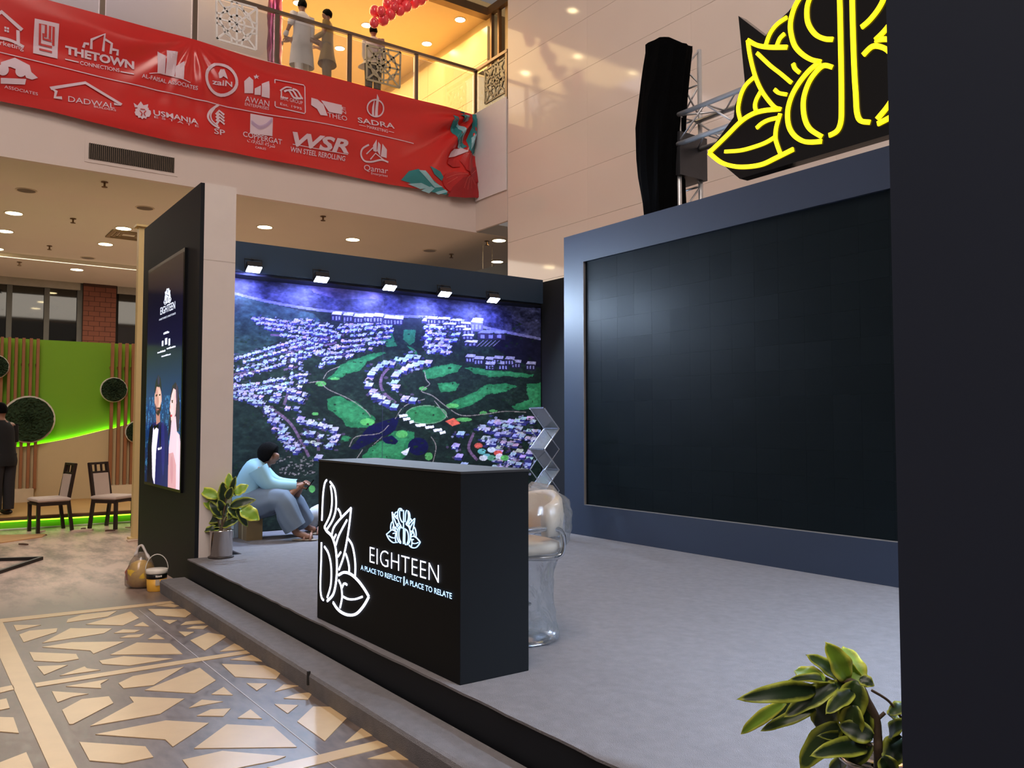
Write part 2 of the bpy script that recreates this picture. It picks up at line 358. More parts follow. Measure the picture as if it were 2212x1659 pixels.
prof = [(1.97, 0), (1.965, STEP - 0.025), (1.975, STEP - 0.006), (1.995, STEP), (YF - .02, STEP), (YF - .02, 0)]
MB().rings([[(-8.41 + (8.41 + 1.5) * t, y, z) for y, z in prof] for t in (0, .25, .5, .75, 1)]).go('carpet_cover', CARP, sp)
box('seam', (-4.79, 1.957, 0.05), (-4.775, 1.975, STEP + 0.004), mat('seam_dark', (40, 38, 36), 0.9), sp)
# ================================================================== BOOTH
# ---- left tower with advertising screen
tw = thing('display_tower', (-9.6, 2.26, 0), 'tall black tower with a lit portrait screen and white side, left of the stage', 'tower')
box('front_panel', (-10.78, 2.262, 0), (-8.352, 2.30, 3.97), BLACK, tw)
wp = box('side_panel', (-8.40, 2.30, 0), (-8.352, 2.61, 3.975), WHITE, tw); wp['label'] = 'white side panel'
box('side_seam', (-8.3535, 2.30, 3.21), (-8.3505, 2.61, 3.215), mat('seam_white', (198, 180, 168), 0.6), tw)
box('back_panel', (-10.73, 2.56, 0), (-8.40, 2.61, 3.93), WHITE, tw)
box('left_return', (-10.78, 2.30, 0), (-10.73, 2.56, 3.95), BLACK, tw)
po = thing('cream_post', (-12.5, 2.57, 0), 'slim cream post standing behind the left edge of the black tower', 'post')
PCR = mat('portal_cream', (228, 200, 140), 0.5, var=0.04)
box('post', (-12.56, 2.54, 0), (-12.44, 2.66, 4.36), PCR, po); box('cap', (-12.6, 2.5, 4.36), (-12.4, 2.7, 4.39), PCR, po); box('foot', (-12.6, 2.5, 0), (-12.4, 2.7, .03), PCR, po)
# ---- right tower
t2 = thing('display_tower', (0, 2.26, 0), 'plain dark tower in the right foreground beside the leafy plant', 'tower')
NAVY2 = mat('dark_navy_board', (27, 36, 54), 0.5, var=0.06, vscale=2)
box('front_panel', (-1.278, 2.262, 0), (1.15, 2.30, 4.6), NAVY2, t2)
box('side_panel', (-1.278, 2.30, 0), (-1.23, 2.61, 4.6), BLACK, t2)
box('back_panel', (-1.23, 2.56, 0), (1.15, 2.61, 4.6), BLACK, t2)
# ---- mural wall with header beam
mw = thing('mural_wall', (XM, 5, SG), 'blue header beam and panel carrying the aerial city print', 'display wall')
BEAM = mat('blue_beam', (36, 54, 72), 0.5, var=0.05, vscale=2)
box('wall_panel', (XM - 0.12, 2.62, SG), (XM - 0.012, YB, 3.74), BLACK, mw)
box('header_beam', (XM - 0.01, 2.62, 3.36), (-9.60, 7.5, 3.71), BEAM, mw)
box('soffit', (XM - 0.01, 2.62, 3.33), (-9.63, 7.5, 3.36), mat('soffit_black', (14, 14, 18), 0.7), mw)
bw = MB().box((XM - 0.12, YB, SG), (-5.5, YB + 0.1, 3.74)).go('partition', mat('black_cloth_panel', (10, 11, 14), 0.9)); tag(bw, 'black end panel between the mural and the big screen', 'partition')
# ---- side wall on the right, behind the right tower (unseen, added to carry stage floodlights; mirrors the mural side)
rw = thing('added_side_wall', (1.0, 5, SG), 'unseen navy side wall added behind the right tower to carry floodlights', 'display wall')
box('wall_panel', (1.0, 2.62, SG), (1.1, YB, 3.74), BLACK, rw); box('header_beam', (0.70, 2.62, 3.36), (1.0, 7.5, 3.71), BEAM, rw)
# ---- LED wall
lw = thing('screen_wall', (-5, YL, SG), 'slate blue wall framing the large dark LED screen', 'display wall')
FR = mat('slate_frame', (46, 55, 73), 0.45, var=0.05, vscale=2)
XR = -1.2
box('header', (-7.74, YL, 3.50), (XR, YL + 0.45, 3.85), FR, lw); box('sill', (-7.74, YL, SG), (XR, YL + 0.45, 0.658), FR, lw)
box('jamb', (-7.74, YL, 0.658), (-7.385, YL + 0.45, 3.50), FR, lw); box('jamb', (XR - 0.3, YL, 0.658), (XR, YL + 0.45, 3.50), FR, lw)
ALU = mat('aluminium', (190, 192, 196), 0.3, 0.9)
EDGE = mat('edge_trim', (126, 122, 120), 0.5)
box('edge_trim', (-7.385, YL + 0.0, 0.658), (XR - 0.3, YL + 0.03, 0.664), EDGE, lw); box('edge_trim', (-7.387, YL + 0.0, 0.66), (-7.381, YL + 0.03, 3.5), EDGE, lw)
ls = thing('led_screen', (-5, YL + 0.05, 0.66), 'large switched off LED screen made of dark square modules', 'screen')
def led_mat():
    m = mat('led_black', (18, 25, 28), 0.42, var=0.25, vscale=1.2, spec=0.09)
    nt = m.node_tree; N = nt.nodes; L = nt.links; b = N['Principled BSDF']
    oi = N.new('ShaderNodeObjectInfo'); mr = N.new('ShaderNodeMapRange'); mr.inputs['To Min'].default_value = 0.34; mr.inputs['To Max'].default_value = 0.40
    L.new(oi.outputs['Random'], mr.inputs['Value']); L.new(mr.outputs[0], b.inputs['Roughness']); return m
LED = led_mat()
x0, x1, z0, z1 = -7.38, XR - 0.3, 0.664, 3.498
nx, nz = 22, 12; dx = (x1 - x0) / nx; dz = (z1 - z0) / nz
lm = MB().box((0.0003, 0, 0.0003), (dx - 0.0003, 0.03, dz - 0.0003)); lme = bpy.data.meshes.new('led_module'); lme.from_pydata([tuple(v) for v in lm.v], [], lm.f); lme.materials.append(LED)
for i in range(nx):
    for j in range(nz):
        o = link(bpy.data.objects.new('led_module', lme), ls); o.location = Vector((x0 + i * dx, YL + 0.035 + rnd.uniform(-.0004, .0004), z0 + j * dz)) - ls.location
        o.rotation_euler = (rnd.uniform(-.0006, .0006), 0, rnd.uniform(-.0006, .0006))
box('backing', (x0, YL + 0.09, z0), (x1, YL + 0.12, z1), BLACK, ls)
# ================================================================== PRINTED SURFACES (rasters of vertex colour)
def inpoly(px, py, poly):
    r = np.zeros(px.shape, bool); n = len(poly); j = n - 1
    for i in range(n):
        xi, yi = poly[i]; xj, yj = poly[j]
        if yi != yj:
            c = ((yi > py) != (yj > py)) & (px < (xj - xi) * (py - yi) / (yj - yi) + xi); r ^= c
        j = i
    return r
def noise2(u, v, seed, sc):
    rg = np.random.RandomState(seed); g = rg.rand(64, 64)
    def sm(u, v):
        iu = np.floor(u).astype(int); iv = np.floor(v).astype(int); fu = u - iu; fv = v - iv
        fu = fu * fu * (3 - 2 * fu); fv = fv * fv * (3 - 2 * fv)
        a = g[iu % 64, iv % 64]; b = g[(iu + 1) % 64, iv % 64]; c = g[iu % 64, (iv + 1) % 64]; d = g[(iu + 1) % 64, (iv + 1) % 64]
        return (a * (1 - fu) + b * fu) * (1 - fv) + (c * (1 - fu) + d * fu) * fv
    return sm(u * sc, v * sc) * .5 + sm(u * sc * 2.1 + 7, v * sc * 2.1) * .3 + sm(u * sc * 4.3 + 3, v * sc * 4.3 + 9) * .2
class Paint:
    """a printed sheet spanned by O + u*U + v*V; shapes are given in picture measures of the photograph"""
    def __init__(s, O, U, V, nu, nv):
        s.nu, s.nv = nu, nv; s.O, s.U, s.V = Vector(O), Vector(U), Vector(V)
        u = np.linspace(0, 1, nu + 1); v = np.linspace(0, 1, nv + 1); s.u, s.v = np.meshgrid(u, v)
        P = np.array(s.O)[None, None] + s.u[..., None] * np.array(s.U) + s.v[..., None] * np.array(s.V); s.P = P
        d = P - np.array(CAMP); w = d @ np.array(FW)
        s.x = 1106 + FPX * (d @ np.array(RR)) / w; s.y = 829.5 - FPX * (d @ np.array(UPV)) / w
        s.c = np.zeros(P.shape)
    def sel(s, x0, x1, y0, y1):
        if not hasattr(s, 'xa'): s.xa = s.x.min(0); s.xb = s.x.max(0)
        c = np.where((s.xb >= x0) & (s.xa <= x1))[0]
        if len(c) == 0: return (np.zeros(0, int), np.zeros(0, int))
        c0, c1 = c[0], c[-1] + 1; yy = s.y[:, c0:c1]
        r = np.where((yy.max(1) >= y0) & (yy.min(1) <= y1))[0]
        if len(r) == 0: return (np.zeros(0, int), np.zeros(0, int))
        r0, r1 = r[0], r[-1] + 1; X = s.x[r0:r1, c0:c1]; Y = s.y[r0:r1, c0:c1]
        k = np.where((X >= x0) & (X <= x1) & (Y >= y0) & (Y <= y1)); return (k[0] + r0, k[1] + c0)
    def blend(s, idx, m, col, a=1.0):
        i = (idx[0][m], idx[1][m]); c = np.array(col, float)
        aa = a if np.isscalar(a) else a[m][:, None]
        s.c[i] = s.c[i] * (1 - aa) + c * aa
    def poly(s, pts, col, a=1.0, wob=0.0):
        xs = [p[0] for p in pts]; ys = [p[1] for p in pts]
        k = s.sel(min(xs) - wob, max(xs) + wob, min(ys) - wob, max(ys) + wob)
        X, Y = s.x[k], s.y[k]
        if wob:
            X = X + (noise2(s.u[k], s.v[k], 5, 60) - .5) * 2 * wob; Y = Y + (noise2(s.u[k], s.v[k], 6, 60) - .5) * 2 * wob
        s.blend(k, inpoly(X, Y, pts), col, a)
    def ell(s, cx, cy, rx, ry, col, a=1.0):
        k = s.sel(cx - rx, cx + rx, cy - ry, cy + ry); s.blend(k, ((s.x[k] - cx) / rx) ** 2 + ((s.y[k] - cy) / ry) ** 2 < 1, col, a)
    def line(s, pts, w, col, a=1.0):
        p = [(q.x, q.y) for q in crom([(x, y, 0) for x, y in pts], 5)]
        for (xa, ya), (xb, yb) in zip(p[:-1], p[1:]):
            L = math.hypot(xb - xa, yb - ya) or 1; nx_, ny_ = -(yb - ya) / L * w / 2, (xb - xa) / L * w / 2; ex, ey = (xb - xa) / L * w * .3, (yb - ya) / L * w * .3
            s.poly([(xa + nx_ - ex, ya + ny_ - ey), (xb + nx_ + ex, yb + ny_ + ey), (xb - nx_ + ex, yb - ny_ + ey), (xa - nx_ - ex, ya - ny_ - ey)], col, a)
    def build(s, name, m, parent):
        nu, nv = s.nu, s.nv; off = np.array(wpos(parent)); n1 = nu + 1
        V = (s.P - off).reshape(-1, 3); i = np.arange(nu)[None] + np.arange(nv)[:, None] * n1
        q = np.stack([i, i + 1, i + 1 + n1, i + n1], -1).reshape(-1)
        me = bpy.data.meshes.new(name); me.vertices.add(len(V)); me.vertices.foreach_set('co', V.ravel())
        me.loops.add(len(q)); me.loops.foreach_set('vertex_index', q); me.polygons.add(nu * nv); me.polygons.foreach_set('loop_start', np.arange(nu * nv) * 4)
        me.update(calc_edges=True)
        c = np.clip(s.c / 255.0, 0, 1).reshape(-1, 3); c = np.where(c <= .04045, c / 12.92, ((c + .055) / 1.055) ** 2.4)
        at_ = me.color_attributes.new('print', 'FLOAT_COLOR', 'POINT'); at_.data.foreach_set('color', np.concatenate([c, np.ones((len(c), 1))], 1).ravel())
        me.materials.append(m); return link(bpy.data.objects.new(name, me), parent)
# ---- the aerial mural
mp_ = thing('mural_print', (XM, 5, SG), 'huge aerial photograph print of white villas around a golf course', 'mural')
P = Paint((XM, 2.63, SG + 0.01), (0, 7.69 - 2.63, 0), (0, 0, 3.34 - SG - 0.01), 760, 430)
n = noise2(P.u, P.v, 1, 26); nf = noise2(P.u, P.v, 2, 110); n3 = noise2(P.u, P.v, 3, 9)
P.c = np.stack([16 + 30 * nf * n, 24 + 44 * nf * n, 24 + 30 * nf * n], -1)
def A(l): return [(480 + x / 2.836, 480 + y / 2.836) for x, y in l]
def B(l): return [(480 + x / 2.836, 760 + y / 2.836) for x, y in l]
def shade(poly, base, amp, seed=4, sc=70):
    k = P.sel(min(p[0] for p in poly), max(p[0] for p in poly), min(p[1] for p in poly), max(p[1] for p in poly)); m = inpoly(P.x[k], P.y[k], poly)
    t = noise2(P.u[k], P.v[k], seed, sc)[m][:, None]; P.c[k[0][m], k[1][m]] = np.array(base) + (t - .5) * 2 * np.array(amp)
shade(A([(-200, 100), (2100, 100), (2100, 760), (1700, 665), (1300, 585), (900, 565), (500, 525), (150, 455), (-200, 380)]), (46, 47, 74), (40, 40, 52), 4, 60)
shade(A([(500, 350), (900, 350), (1000, 470), (700, 470), (560, 430)]), (80, 72, 104), (44, 38, 40), 8, 40)
shade(A([(-200, 400), (60, 440), (300, 500), (560, 560), (600, 600), (200, 800), (-200, 860)]), (38, 58, 58), (24, 34, 30), 9, 60)
shade(A([(1750, 690), (2000, 720), (2000, 900), (1800, 860), (1650, 760)]), (18, 18, 34), (8, 8, 12))
shade(B([(-100, 300), (150, 300), (260, 400), (380, 600), (420, 720), (-100, 900)]), (24, 36, 34), (16, 22, 18), 10, 60)
P.line(A([(-60, 400), (60, 432), (150, 455), (300, 490), (500, 525), (700, 550), (900, 565), (1100, 575), (1300, 585), (1500, 620), (1700, 665), (1960, 717)]), 5.5, (104, 104, 146))
G1 = (38, 104, 64); G2 = (92, 172, 88); NV = (14, 14, 52)
for g in ([(990, 0), (900, 15), (790, 50), (720, 80), (690, 130), (640, 165), (700, 168), (770, 135), (850, 110), (890, 60), (1000, 5)], [(640, 290), (700, 265), (780, 300), (830, 310), (910, 385), (945, 410), (910, 460), (840, 465), (760, 460), (720, 400), (650, 350)],
          [(1230, 110), (1300, 95), (1400, 75), (1470, 80), (1440, 120), (1330, 160), (1250, 165)], [(1490, 95), (1600, 105), (1750, 120), (1910, 140), (1900, 155), (1760, 150), (1640, 155), (1540, 130)], [(1320, 195), (1420, 185), (1450, 200), (1430, 240), (1340, 250)],
          [(1380, 325), (1440, 290), (1560, 240), (1620, 200), (1740, 190), (1810, 215), (1720, 245), (1630, 260), (1540, 320), (1440, 350)], [(1860, 200), (1960, 190), (1960, 350), (1790, 355), (1770, 335), (1880, 290)],
          [(860, 640), (930, 570), (1000, 530), (1040, 490), (1120, 480), (1180, 490), (1170, 540), (1140, 560), (1140, 620), (1100, 665), (870, 700)], [(740, 510), (790, 530), (770, 555), (730, 545)]):
    P.poly(B(g), G1, 1.0, 3.0); gc = (sum(p[0] for p in g) / len(g), sum(p[1] for p in g) / len(g)); P.poly(B([(gc[0] + (x - gc[0]) * .68, gc[1] + (y - gc[1]) * .68) for x, y in g]), (54, 128, 80), .6, 5.0)
for g in ([(1040, 660), (1050, 720), (1070, 760), (1010, 765), (960, 730), (1020, 700)], [(1110, 660), (1185, 660), (1180, 730), (1150, 755), (1110, 720)], [(1130, 755), (1200, 790), (1190, 815)]): P.poly(A(g), G1, 1.0, 2.0)
for x, y, rx, ry in ((890, 430, 45, 22), (605, 195, 32, 16), (1265, 640, 24, 24), (1100, 505, 36, 24), (1410, 330, 40, 14), (1600, 375, 22, 12), (1660, 362, 26, 8), (1480, 415, 50, 12), (690, 165, 30, 8), (1230, 225, 24, 12), (550, 840, 20, 22), (570, 380, 20, 10)):
    q = B([(x, y)])[0]; P.ell(q[0], q[1], rx / 2.836, ry / 2.836, G2, .8)
q = B([(1250, 385)])[0]; P.ell(q[0], q[1], 45, 20.5, (96, 130, 96)); P.ell(q[0], q[1], 42.5, 18.5, (46, 112, 66))
for g in ([(860, 500), (900, 455), (1000, 420), (1060, 400), (1090, 400), (1060, 480), (950, 540), (830, 600), (780, 595), (830, 540)], [(975, 530), (1040, 510), (1080, 545), (1060, 570), (1000, 560)]): P.poly(B(g), NV, 1.0, 1.0)
q = B([(1200, 580)])[0]; P.ell(q[0], q[1], 22, 19, NV)
P.poly(B([(1365, 425), (1420, 405), (1460, 440), (1410, 455)]), (206, 92, 72)); P.poly(B([(1095, 615), (1150, 585), (1140, 610), (1130, 635), (1110, 630)]), (206, 206, 214))
for l in ([(780, 580), (820, 520), (960, 500), (1020, 450)], [(620, 165), (650, 120), (720, 90)], [(1240, 120), (1250, 170), (1270, 200), (1220, 240), (1290, 270), (1380, 340), (1470, 390), (1620, 380), (1730, 365), (1860, 370)], [(610, 190), (650, 230), (780, 290), (880, 360), (910, 400)],
          [(1280, 520), (1310, 580), (1290, 680)], [(820, 660), (860, 600)], [(920, 575), (980, 520)], [(1060, 410), (1120, 330), (1240, 290)], [(1380, 400), (1300, 300)], [(600, 180), (450, 200)]): P.line(B(l), 1.5, (132, 122, 116))
PUR = (112, 84, 116)
for l in ([(1200, 50), (1060, 80), (990, 130), (970, 200), (1000, 260), (1060, 310)], [(1540, 500), (1510, 590), (1560, 660)], [(230, 300), (400, 420), (480, 540), (530, 640)], [(400, 260), (380, 320)], [(590, 500), (590, 600)], [(1840, 700), (1880, 600)]): P.line(B(l), 6, PUR, .8)
for l in ([(420, 760), (560, 720), (740, 690)], [(380, 800), (700, 740)], [(300, 690), (640, 720)], [(620, 860), (800, 780)]): P.line(A(l), 4, (96, 74, 104))
for l in ([(380, 110), (460, 90)], [(60, 140), (200, 120)]): P.line(B(l), 4, (96, 74, 104))
hr = random.Random(3)
def house(x, y, w, h):
    for _ in range(4):
        a_, r_ = hr.uniform(0, 6.28), hr.uniform(.5, 1.1) * w; P.ell(x + math.cos(a_) * r_, y + math.sin(a_) * r_ * .7, hr.uniform(.12, .3) * w, hr.uniform(.08, .16) * w, hr.choice(((82, 66, 92), (20, 22, 34), (150, 152, 186), (50, 48, 100), (30, 54, 42))), .85)
    W_ = tuple(v * hr.uniform(.78, 1.0) for v in (188, 192, 222)); sd = (50, 52, 116); dk = (18, 18, 44)
    P.poly([(x - w * .5, y + h * .1), (x + w * .3, y + h * .15), (x + w * .3, y + h * .6), (x - w * .5, y + h * .5)], sd)
    P.poly([(x + w * .3, y + h * .15), (x + w * .55, y - h * .05), (x + w * .55, y + h * .35), (x + w * .3, y + h * .6)], dk)
    P.poly([(x - w * .5, y + h * .12), (x - w * .2, y - h * .4), (x + w * .55, y - h * .3), (x + w * .32, y + h * .2)], W_)
    if hr.random() < .6: P.poly([(x - w * .12, y - h * .15), (x + w * .2, y - h * .12), (x + w * .1, y + h * .02), (x - w * .16, y)], (150, 160, 206))
    if hr.random() < .5: P.poly([(x - w * .35, y + h * .2), (x - w * .05, y + h * .22), (x - w * .05, y + h * .42), (x - w * .35, y + h * .4)], (200, 206, 240))
def row(pts, w, step=.95, h=None, jit=.16):
    w *= 1.22; step *= .74
    p = [(q.x, q.y) for q in crom([(x, y, 0) for x, y in pts], 12)]; acc = 0; last = p[0]; house(last[0], last[1], w, h or w * .8)
    for a_ in p[1:]:
        acc += math.hypot(a_[0] - last[0], a_[1] - last[1]); last = a_
        if acc >= w * step: house(a_[0] + hr.uniform(-1, 1) * w * jit, a_[1] + hr.uniform(-1, 1) * w * jit, w, h or w * .8); acc = 0
for l in ([(190, 590), (250, 600), (400, 615), (550, 600)], [(270, 622), (380, 640), (480, 655), (620, 695)], [(450, 600), (560, 640), (720, 690)], [(580, 620), (640, 625)], [(520, 690), (700, 705)], [(760, 630), (860, 630), (950, 660)], [(800, 665), (960, 690)], [(740, 725), (930, 740)], [(700, 755), (900, 720)], [(740, 790), (840, 760)],
          [(210, 795), (400, 750), (590, 715)], [(240, 825), (420, 775), (630, 728)], [(50, 838), (180, 812)], [(50, 864), (260, 850)], [(50, 895), (250, 872)], [(400, 815), (550, 795), (700, 770)], [(430, 842), (640, 832)], [(280, 893), (480, 862)], [(480, 895), (610, 880)]): row(A(l), 8.5, .85)
for l in ([(45, 42), (170, 25)], [(45, 75), (260, 60)], [(45, 112), (150, 108)], [(180, 138), (420, 92)], [(380, 42), (610, 20)], [(100, 172), (300, 170)], [(360, 172), (480, 150)], [(430, 132), (600, 92)], [(210, 100), (380, 60)], [(60, 20), (300, 0)]): row(B(l), 9, .85)
for l in ([(45, 250), (120, 270), (200, 290), (260, 330), (300, 400), (350, 480), (400, 560), (470, 630)], [(300, 360), (360, 450), (420, 540), (480, 600)], [(110, 222), (200, 215), (350, 215), (420, 235), (460, 290), (500, 310)], [(400, 345), (460, 345)], [(230, 255), (330, 270)]): row(B(l), 11.5, .8)
for l in ([(1190, 35), (1080, 52), (980, 85), (920, 120), (900, 180), (920, 240), (980, 290), (1050, 330)], [(1260, 65), (1150, 85), (1080, 120), (1050, 170), (1070, 230)], [(1120, 285), (1160, 290)], [(540, 430), (620, 450), (680, 480), (690, 530), (650, 580)], [(480, 412), (490, 415)], [(545, 500), (560, 505)], [(590, 645), (600, 650)],
          [(1650, 432), (1760, 425), (1890, 415)], [(1590, 462), (1640, 480), (1700, 500)], [(1610, 530), (1680, 570), (1730, 600)], [(1740, 480), (1820, 470), (1810, 530), (1760, 560)], [(1430, 575), (1460, 500)], [(1450, 640), (1470, 690)], [(1700, 700), (1780, 640), (1830, 600)], [(1850, 720), (1880, 640), (1930, 480)], [(1760, 700), (1800, 670)]): row(B(l), 16, .85)
row(A([(1245, 600), (1280, 640), (1260, 700), (1290, 760), (1370, 795)]), 13, .8); row(A([(1330, 660), (1330, 720), (1370, 760)]), 13, .8)
def fill(reg, w, slope, gap=1.0, keep=.93):
    ys_ = [p[1] for p in reg]; xs_ = [p[0] for p in reg]; y = min(ys_) - abs(slope) * 260; r_ = np.array
    while y < max(ys_) + abs(slope) * 260:
        x = min(xs_) + hr.uniform(0, w)
        while x < max(xs_):
            yy = y + slope * (x - min(xs_))
            if hr.random() < keep and inpoly(np.array([x]), np.array([yy]), reg)[0]: house(x + hr.uniform(-1, 1) * w * .12, yy + hr.uniform(-1, 1) * w * .1, w * 1.08, w * .85)
            x += w * (.92 if hr.random() < .85 else 1.6)
        y += w * gap * hr.uniform(.95, 1.3)
fill([(540, 686), (600, 690), (705, 698), (748, 735), (690, 738), (640, 735), (585, 715)], 9, .12)
fill([(720, 698), (862, 690), (838, 735), (765, 772), (690, 792), (700, 765), (755, 730)], 9.5, -.12)
fill([(497, 778), (620, 730), (705, 735), (690, 770), (600, 802), (497, 835)], 10, -.30, 1.15)
fill([(497, 835), (640, 800), (690, 790), (640, 842), (600, 850), (497, 850)], 10.5, -.18, 1.15)
fill([(497, 846), (560, 840), (650, 834), (662, 860), (655, 880), (610, 868), (565, 868), (600, 915), (655, 980), (632, 984), (556, 880), (497, 858)], 12, .25, 1.1)
fill([(918, 690), (1000, 690), (988, 740), (968, 768), (920, 760)], 11, .05, 1.15)
fill([(1055, 906), (1160, 900), (1158, 960), (1125, 1018), (1060, 1018), (1078, 960), (1042, 936)], 14, .2, 1.25, .85)
fill([(655, 905), (725, 915), (733, 945), (700, 980), (660, 970)], 13, .2, 1.4, .75)
def block(x, y, w, h, c=(206, 208, 226), d=(38, 36, 62)):
    (x, y), w, h = A([(x, y)])[0], w / 2.836, h / 2.836
    P.poly([(x - w / 2, y - h * .2), (x + w / 2, y - h * .15), (x + w / 2, y + h / 2), (x - w / 2, y + h * .45)], d); P.poly([(x - w / 2, y - h * .2), (x - w * .3, y - h / 2), (x + w * .55, y - h * .45), (x + w / 2, y - h * .12)], c)
    for i in range(3): P.poly([(x - w * .4 + i * w * .3, y), (x - w * .25 + i * w * .3, y), (x - w * .25 + i * w * .3, y + h * .35), (x - w * .4 + i * w * .3, y + h * .33)], (120, 122, 160))
for x, y in ((700, 577), (770, 583), (835, 590), (895, 588), (955, 588), (1020, 600), (1078, 602)): block(x, y, 62, 62)
for x, y, w, h in ((1285, 600, 60, 50), (1355, 602, 80, 44), (1432, 610, 64, 40), (1490, 628, 60, 38), (1390, 632, 80, 36), (1460, 650, 64, 36), (1510, 668, 74, 44), (1505, 702, 70, 36), (1522, 742, 80, 40)): block(x, y, w, h)
block(1560, 628, 74, 86, (150, 150, 176), (84, 84, 116)); block(1650, 690, 170, 60, (120, 126, 150), (44, 40, 62))
for i in range(5): P.line(A([(1560 + i * 25, 760), (1600 + i * 25, 725)]), 1.2, (130, 126, 142))
for x, y in ((1520, 835), (1572, 848), (1640, 850), (1690, 845), (1722, 880), (1800, 868), (1640, 880), (1890, 880), (1760, 850)): block(x, y, 60, 56, (150, 150, 176), (30, 28, 50))
for x, y, c in ((1570, 575, (206, 90, 80)), (1590, 610, (110, 190, 190)), (1620, 640, (120, 190, 200)), (1650, 600, (210, 220, 240)), (1690, 620, (210, 80, 70)), (1700, 640, (220, 220, 240)), (1730, 650, (90, 180, 90)), (1600, 650, (220, 220, 230)), (1650, 650, (90, 150, 120))):
    q = B([(x, y)])[0]; P.ell(q[0], q[1], 9, 6, c, .9)
for x, y, w in ((1110, 392, 60), (1130, 412, 50), (1160, 430, 30), (1215, 450, 70), (1270, 462, 60), (1320, 480, 60), (1350, 495, 40)):
    q = B([(x, y)])[0]; P.poly([(q[0] - w / 6, q[1] - 2), (q[0] + w / 7, q[1] - 4), (q[0] + w / 6, q[1] + 1), (q[0] - w / 8, q[1] + 4)], (232, 232, 242))
for k in range(70):
    x, y = B([(hr.uniform(330, 560), hr.uniform(640, 760))])[0]; P.ell(x, y, hr.uniform(1, 4), hr.uniform(.6, 2), (150, 138, 140), .7)
for k in range(900):          # tree clumps
    x, y = hr.uniform(495, 1170), hr.uniform(690, 1040); i_ = int(np.argmin(np.abs(P.x[0] - x))); j_ = int(np.argmin(np.abs(P.y[:, i_] - y))); c_ = P.c[j_, i_]
    if c_.sum() < 150 or (c_[1] > c_[0] + 12 and hr.random() < .25): P.ell(x, y, hr.uniform(1, 4.5), hr.uniform(.8, 2.6), (14 + 14 * hr.random(), 26 + 22 * hr.random(), 24), .8)
P.c *= (0.72 + 0.56 * nf)[..., None]
MUR = mat('mural_ink_self_lit', (0, 0, 0), 0.5, attr='print', es=0.40, spec=0.3)  # print glows faintly in its own colours, standing in for light falling on it
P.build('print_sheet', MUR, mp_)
sv = hx(827, 800, XM + 0.004); box('sheet_seam', (XM, sv.y - 0.002, SG + 0.02), (XM + 0.003, sv.y + 0.002, 3.3), mat('seam_grey', (60, 62, 80), 0.6), mp_)
# ---- the advertising screen on the left tower
ad = thing('advert_screen', (-9.6, 2.25, 0.93), 'portrait screen showing a man in a dinner jacket and a woman on the left tower', 'screen')
box('bezel', (-10.40, 2.235, 0.90), (-8.80, 2.262, 3.40), mat('bezel_black', (12, 12, 14), 0.25), ad)
P = Paint((-10.37, 2.233, 0.93), (1.54, 0, 0), (0, 0, 2.435), 230, 400)
def D(l): return [(280 + x / 3.19, 560 + y / 3.19) for x, y in l]
g = P.v[..., None]; nn_ = noise2(P.u, P.v, 21, 46)
top = np.array((12, 13, 20)); mid = np.array((16, 18, 52)); low = np.array((22, 58, 118))
P.c = np.where(g > .62, top + (mid - top) * (1 - g) / .38, np.where(g > .36, mid + (low - mid) * (.62 - g) / .26, low * (.55 + .45 * g / .36)))
k = P.v < .40; P.c[k] += ((nn_[k] > .62) * (P.v[k] > .04))[:, None] * np.array((60, 110, 110)) * np.random.RandomState(2).rand(k.sum(), 1)
P.poly(D([(150, 1140), (180, 1118), (215, 1118), (255, 1150), (268, 1230), (275, 1600), (150, 1600), (138, 1300)]), (28, 26, 92)); P.poly(D([(138, 1160), (160, 1130), (160, 1560), (118, 1540), (124, 1300)]), (10, 10, 26))
P.poly(D([(162, 1165), (182, 1150), (200, 1165), (182, 1330), (172, 1560), (156, 1500), (152, 1300)]), (238, 234, 250)); P.poly(D([(166, 1140), (182, 1148), (200, 1132), (200, 1172), (184, 1160), (168, 1178)]), (8, 8, 14))
P.poly(D([(192, 1302), (222, 1292), (222, 1306), (196, 1316)]), (240, 240, 250)); P.poly(D([(182, 1060), (208, 1050), (210, 1120), (184, 1140)]), (186, 130, 120))
P.ell(*D([(196, 965)])[0], 7.6, 29, (226, 176, 164)); P.poly(D([(174, 990), (186, 1020), (208, 1020), (220, 980), (216, 1040), (198, 1082), (180, 1060)]), (54, 34, 44)); P.poly(D([(186, 1032), (204, 1030), (200, 1040), (188, 1040)]), (176, 96, 96))
P.poly(D([(172, 900), (180, 840), (198, 796), (214, 820), (220, 880), (218, 930), (212, 880), (186, 880), (176, 930)]), (30, 20, 50)); P.poly(D([(178, 935), (192, 930), (192, 937), (178, 942)]), (40, 26, 30)); P.poly(D([(202, 930), (214, 926), (214, 934), (202, 938)]), (40, 26, 30))
P.poly(D([(282, 930), (296, 870), (316, 845), (334, 880), (344, 960), (346, 1080), (338, 1190), (318, 1180), (300, 1120), (280, 1190), (264, 1230), (272, 1120), (276, 1000)]), (44, 28, 56))
P.poly(D([(290, 1100), (318, 1080), (326, 1190), (344, 1210), (352, 1300), (352, 1600), (264, 1600), (270, 1300), (280, 1210)]), (236, 206, 224)); P.poly(D([(268, 1340), (300, 1330), (320, 1420), (318, 1600), (262, 1600)]), (214, 160, 170))
P.poly(D([(280, 985), (290, 930), (302, 890), (318, 900), (322, 980), (316, 1060), (298, 1125), (286, 1110), (282, 1060), (276, 1040)]), (246, 210, 214)); P.poly(D([(280, 1072), (294, 1070), (292, 1086), (282, 1088)]), (200, 60, 80)); P.poly(D([(288, 972), (300, 968), (300, 976), (288, 980)]), (40, 24, 30))
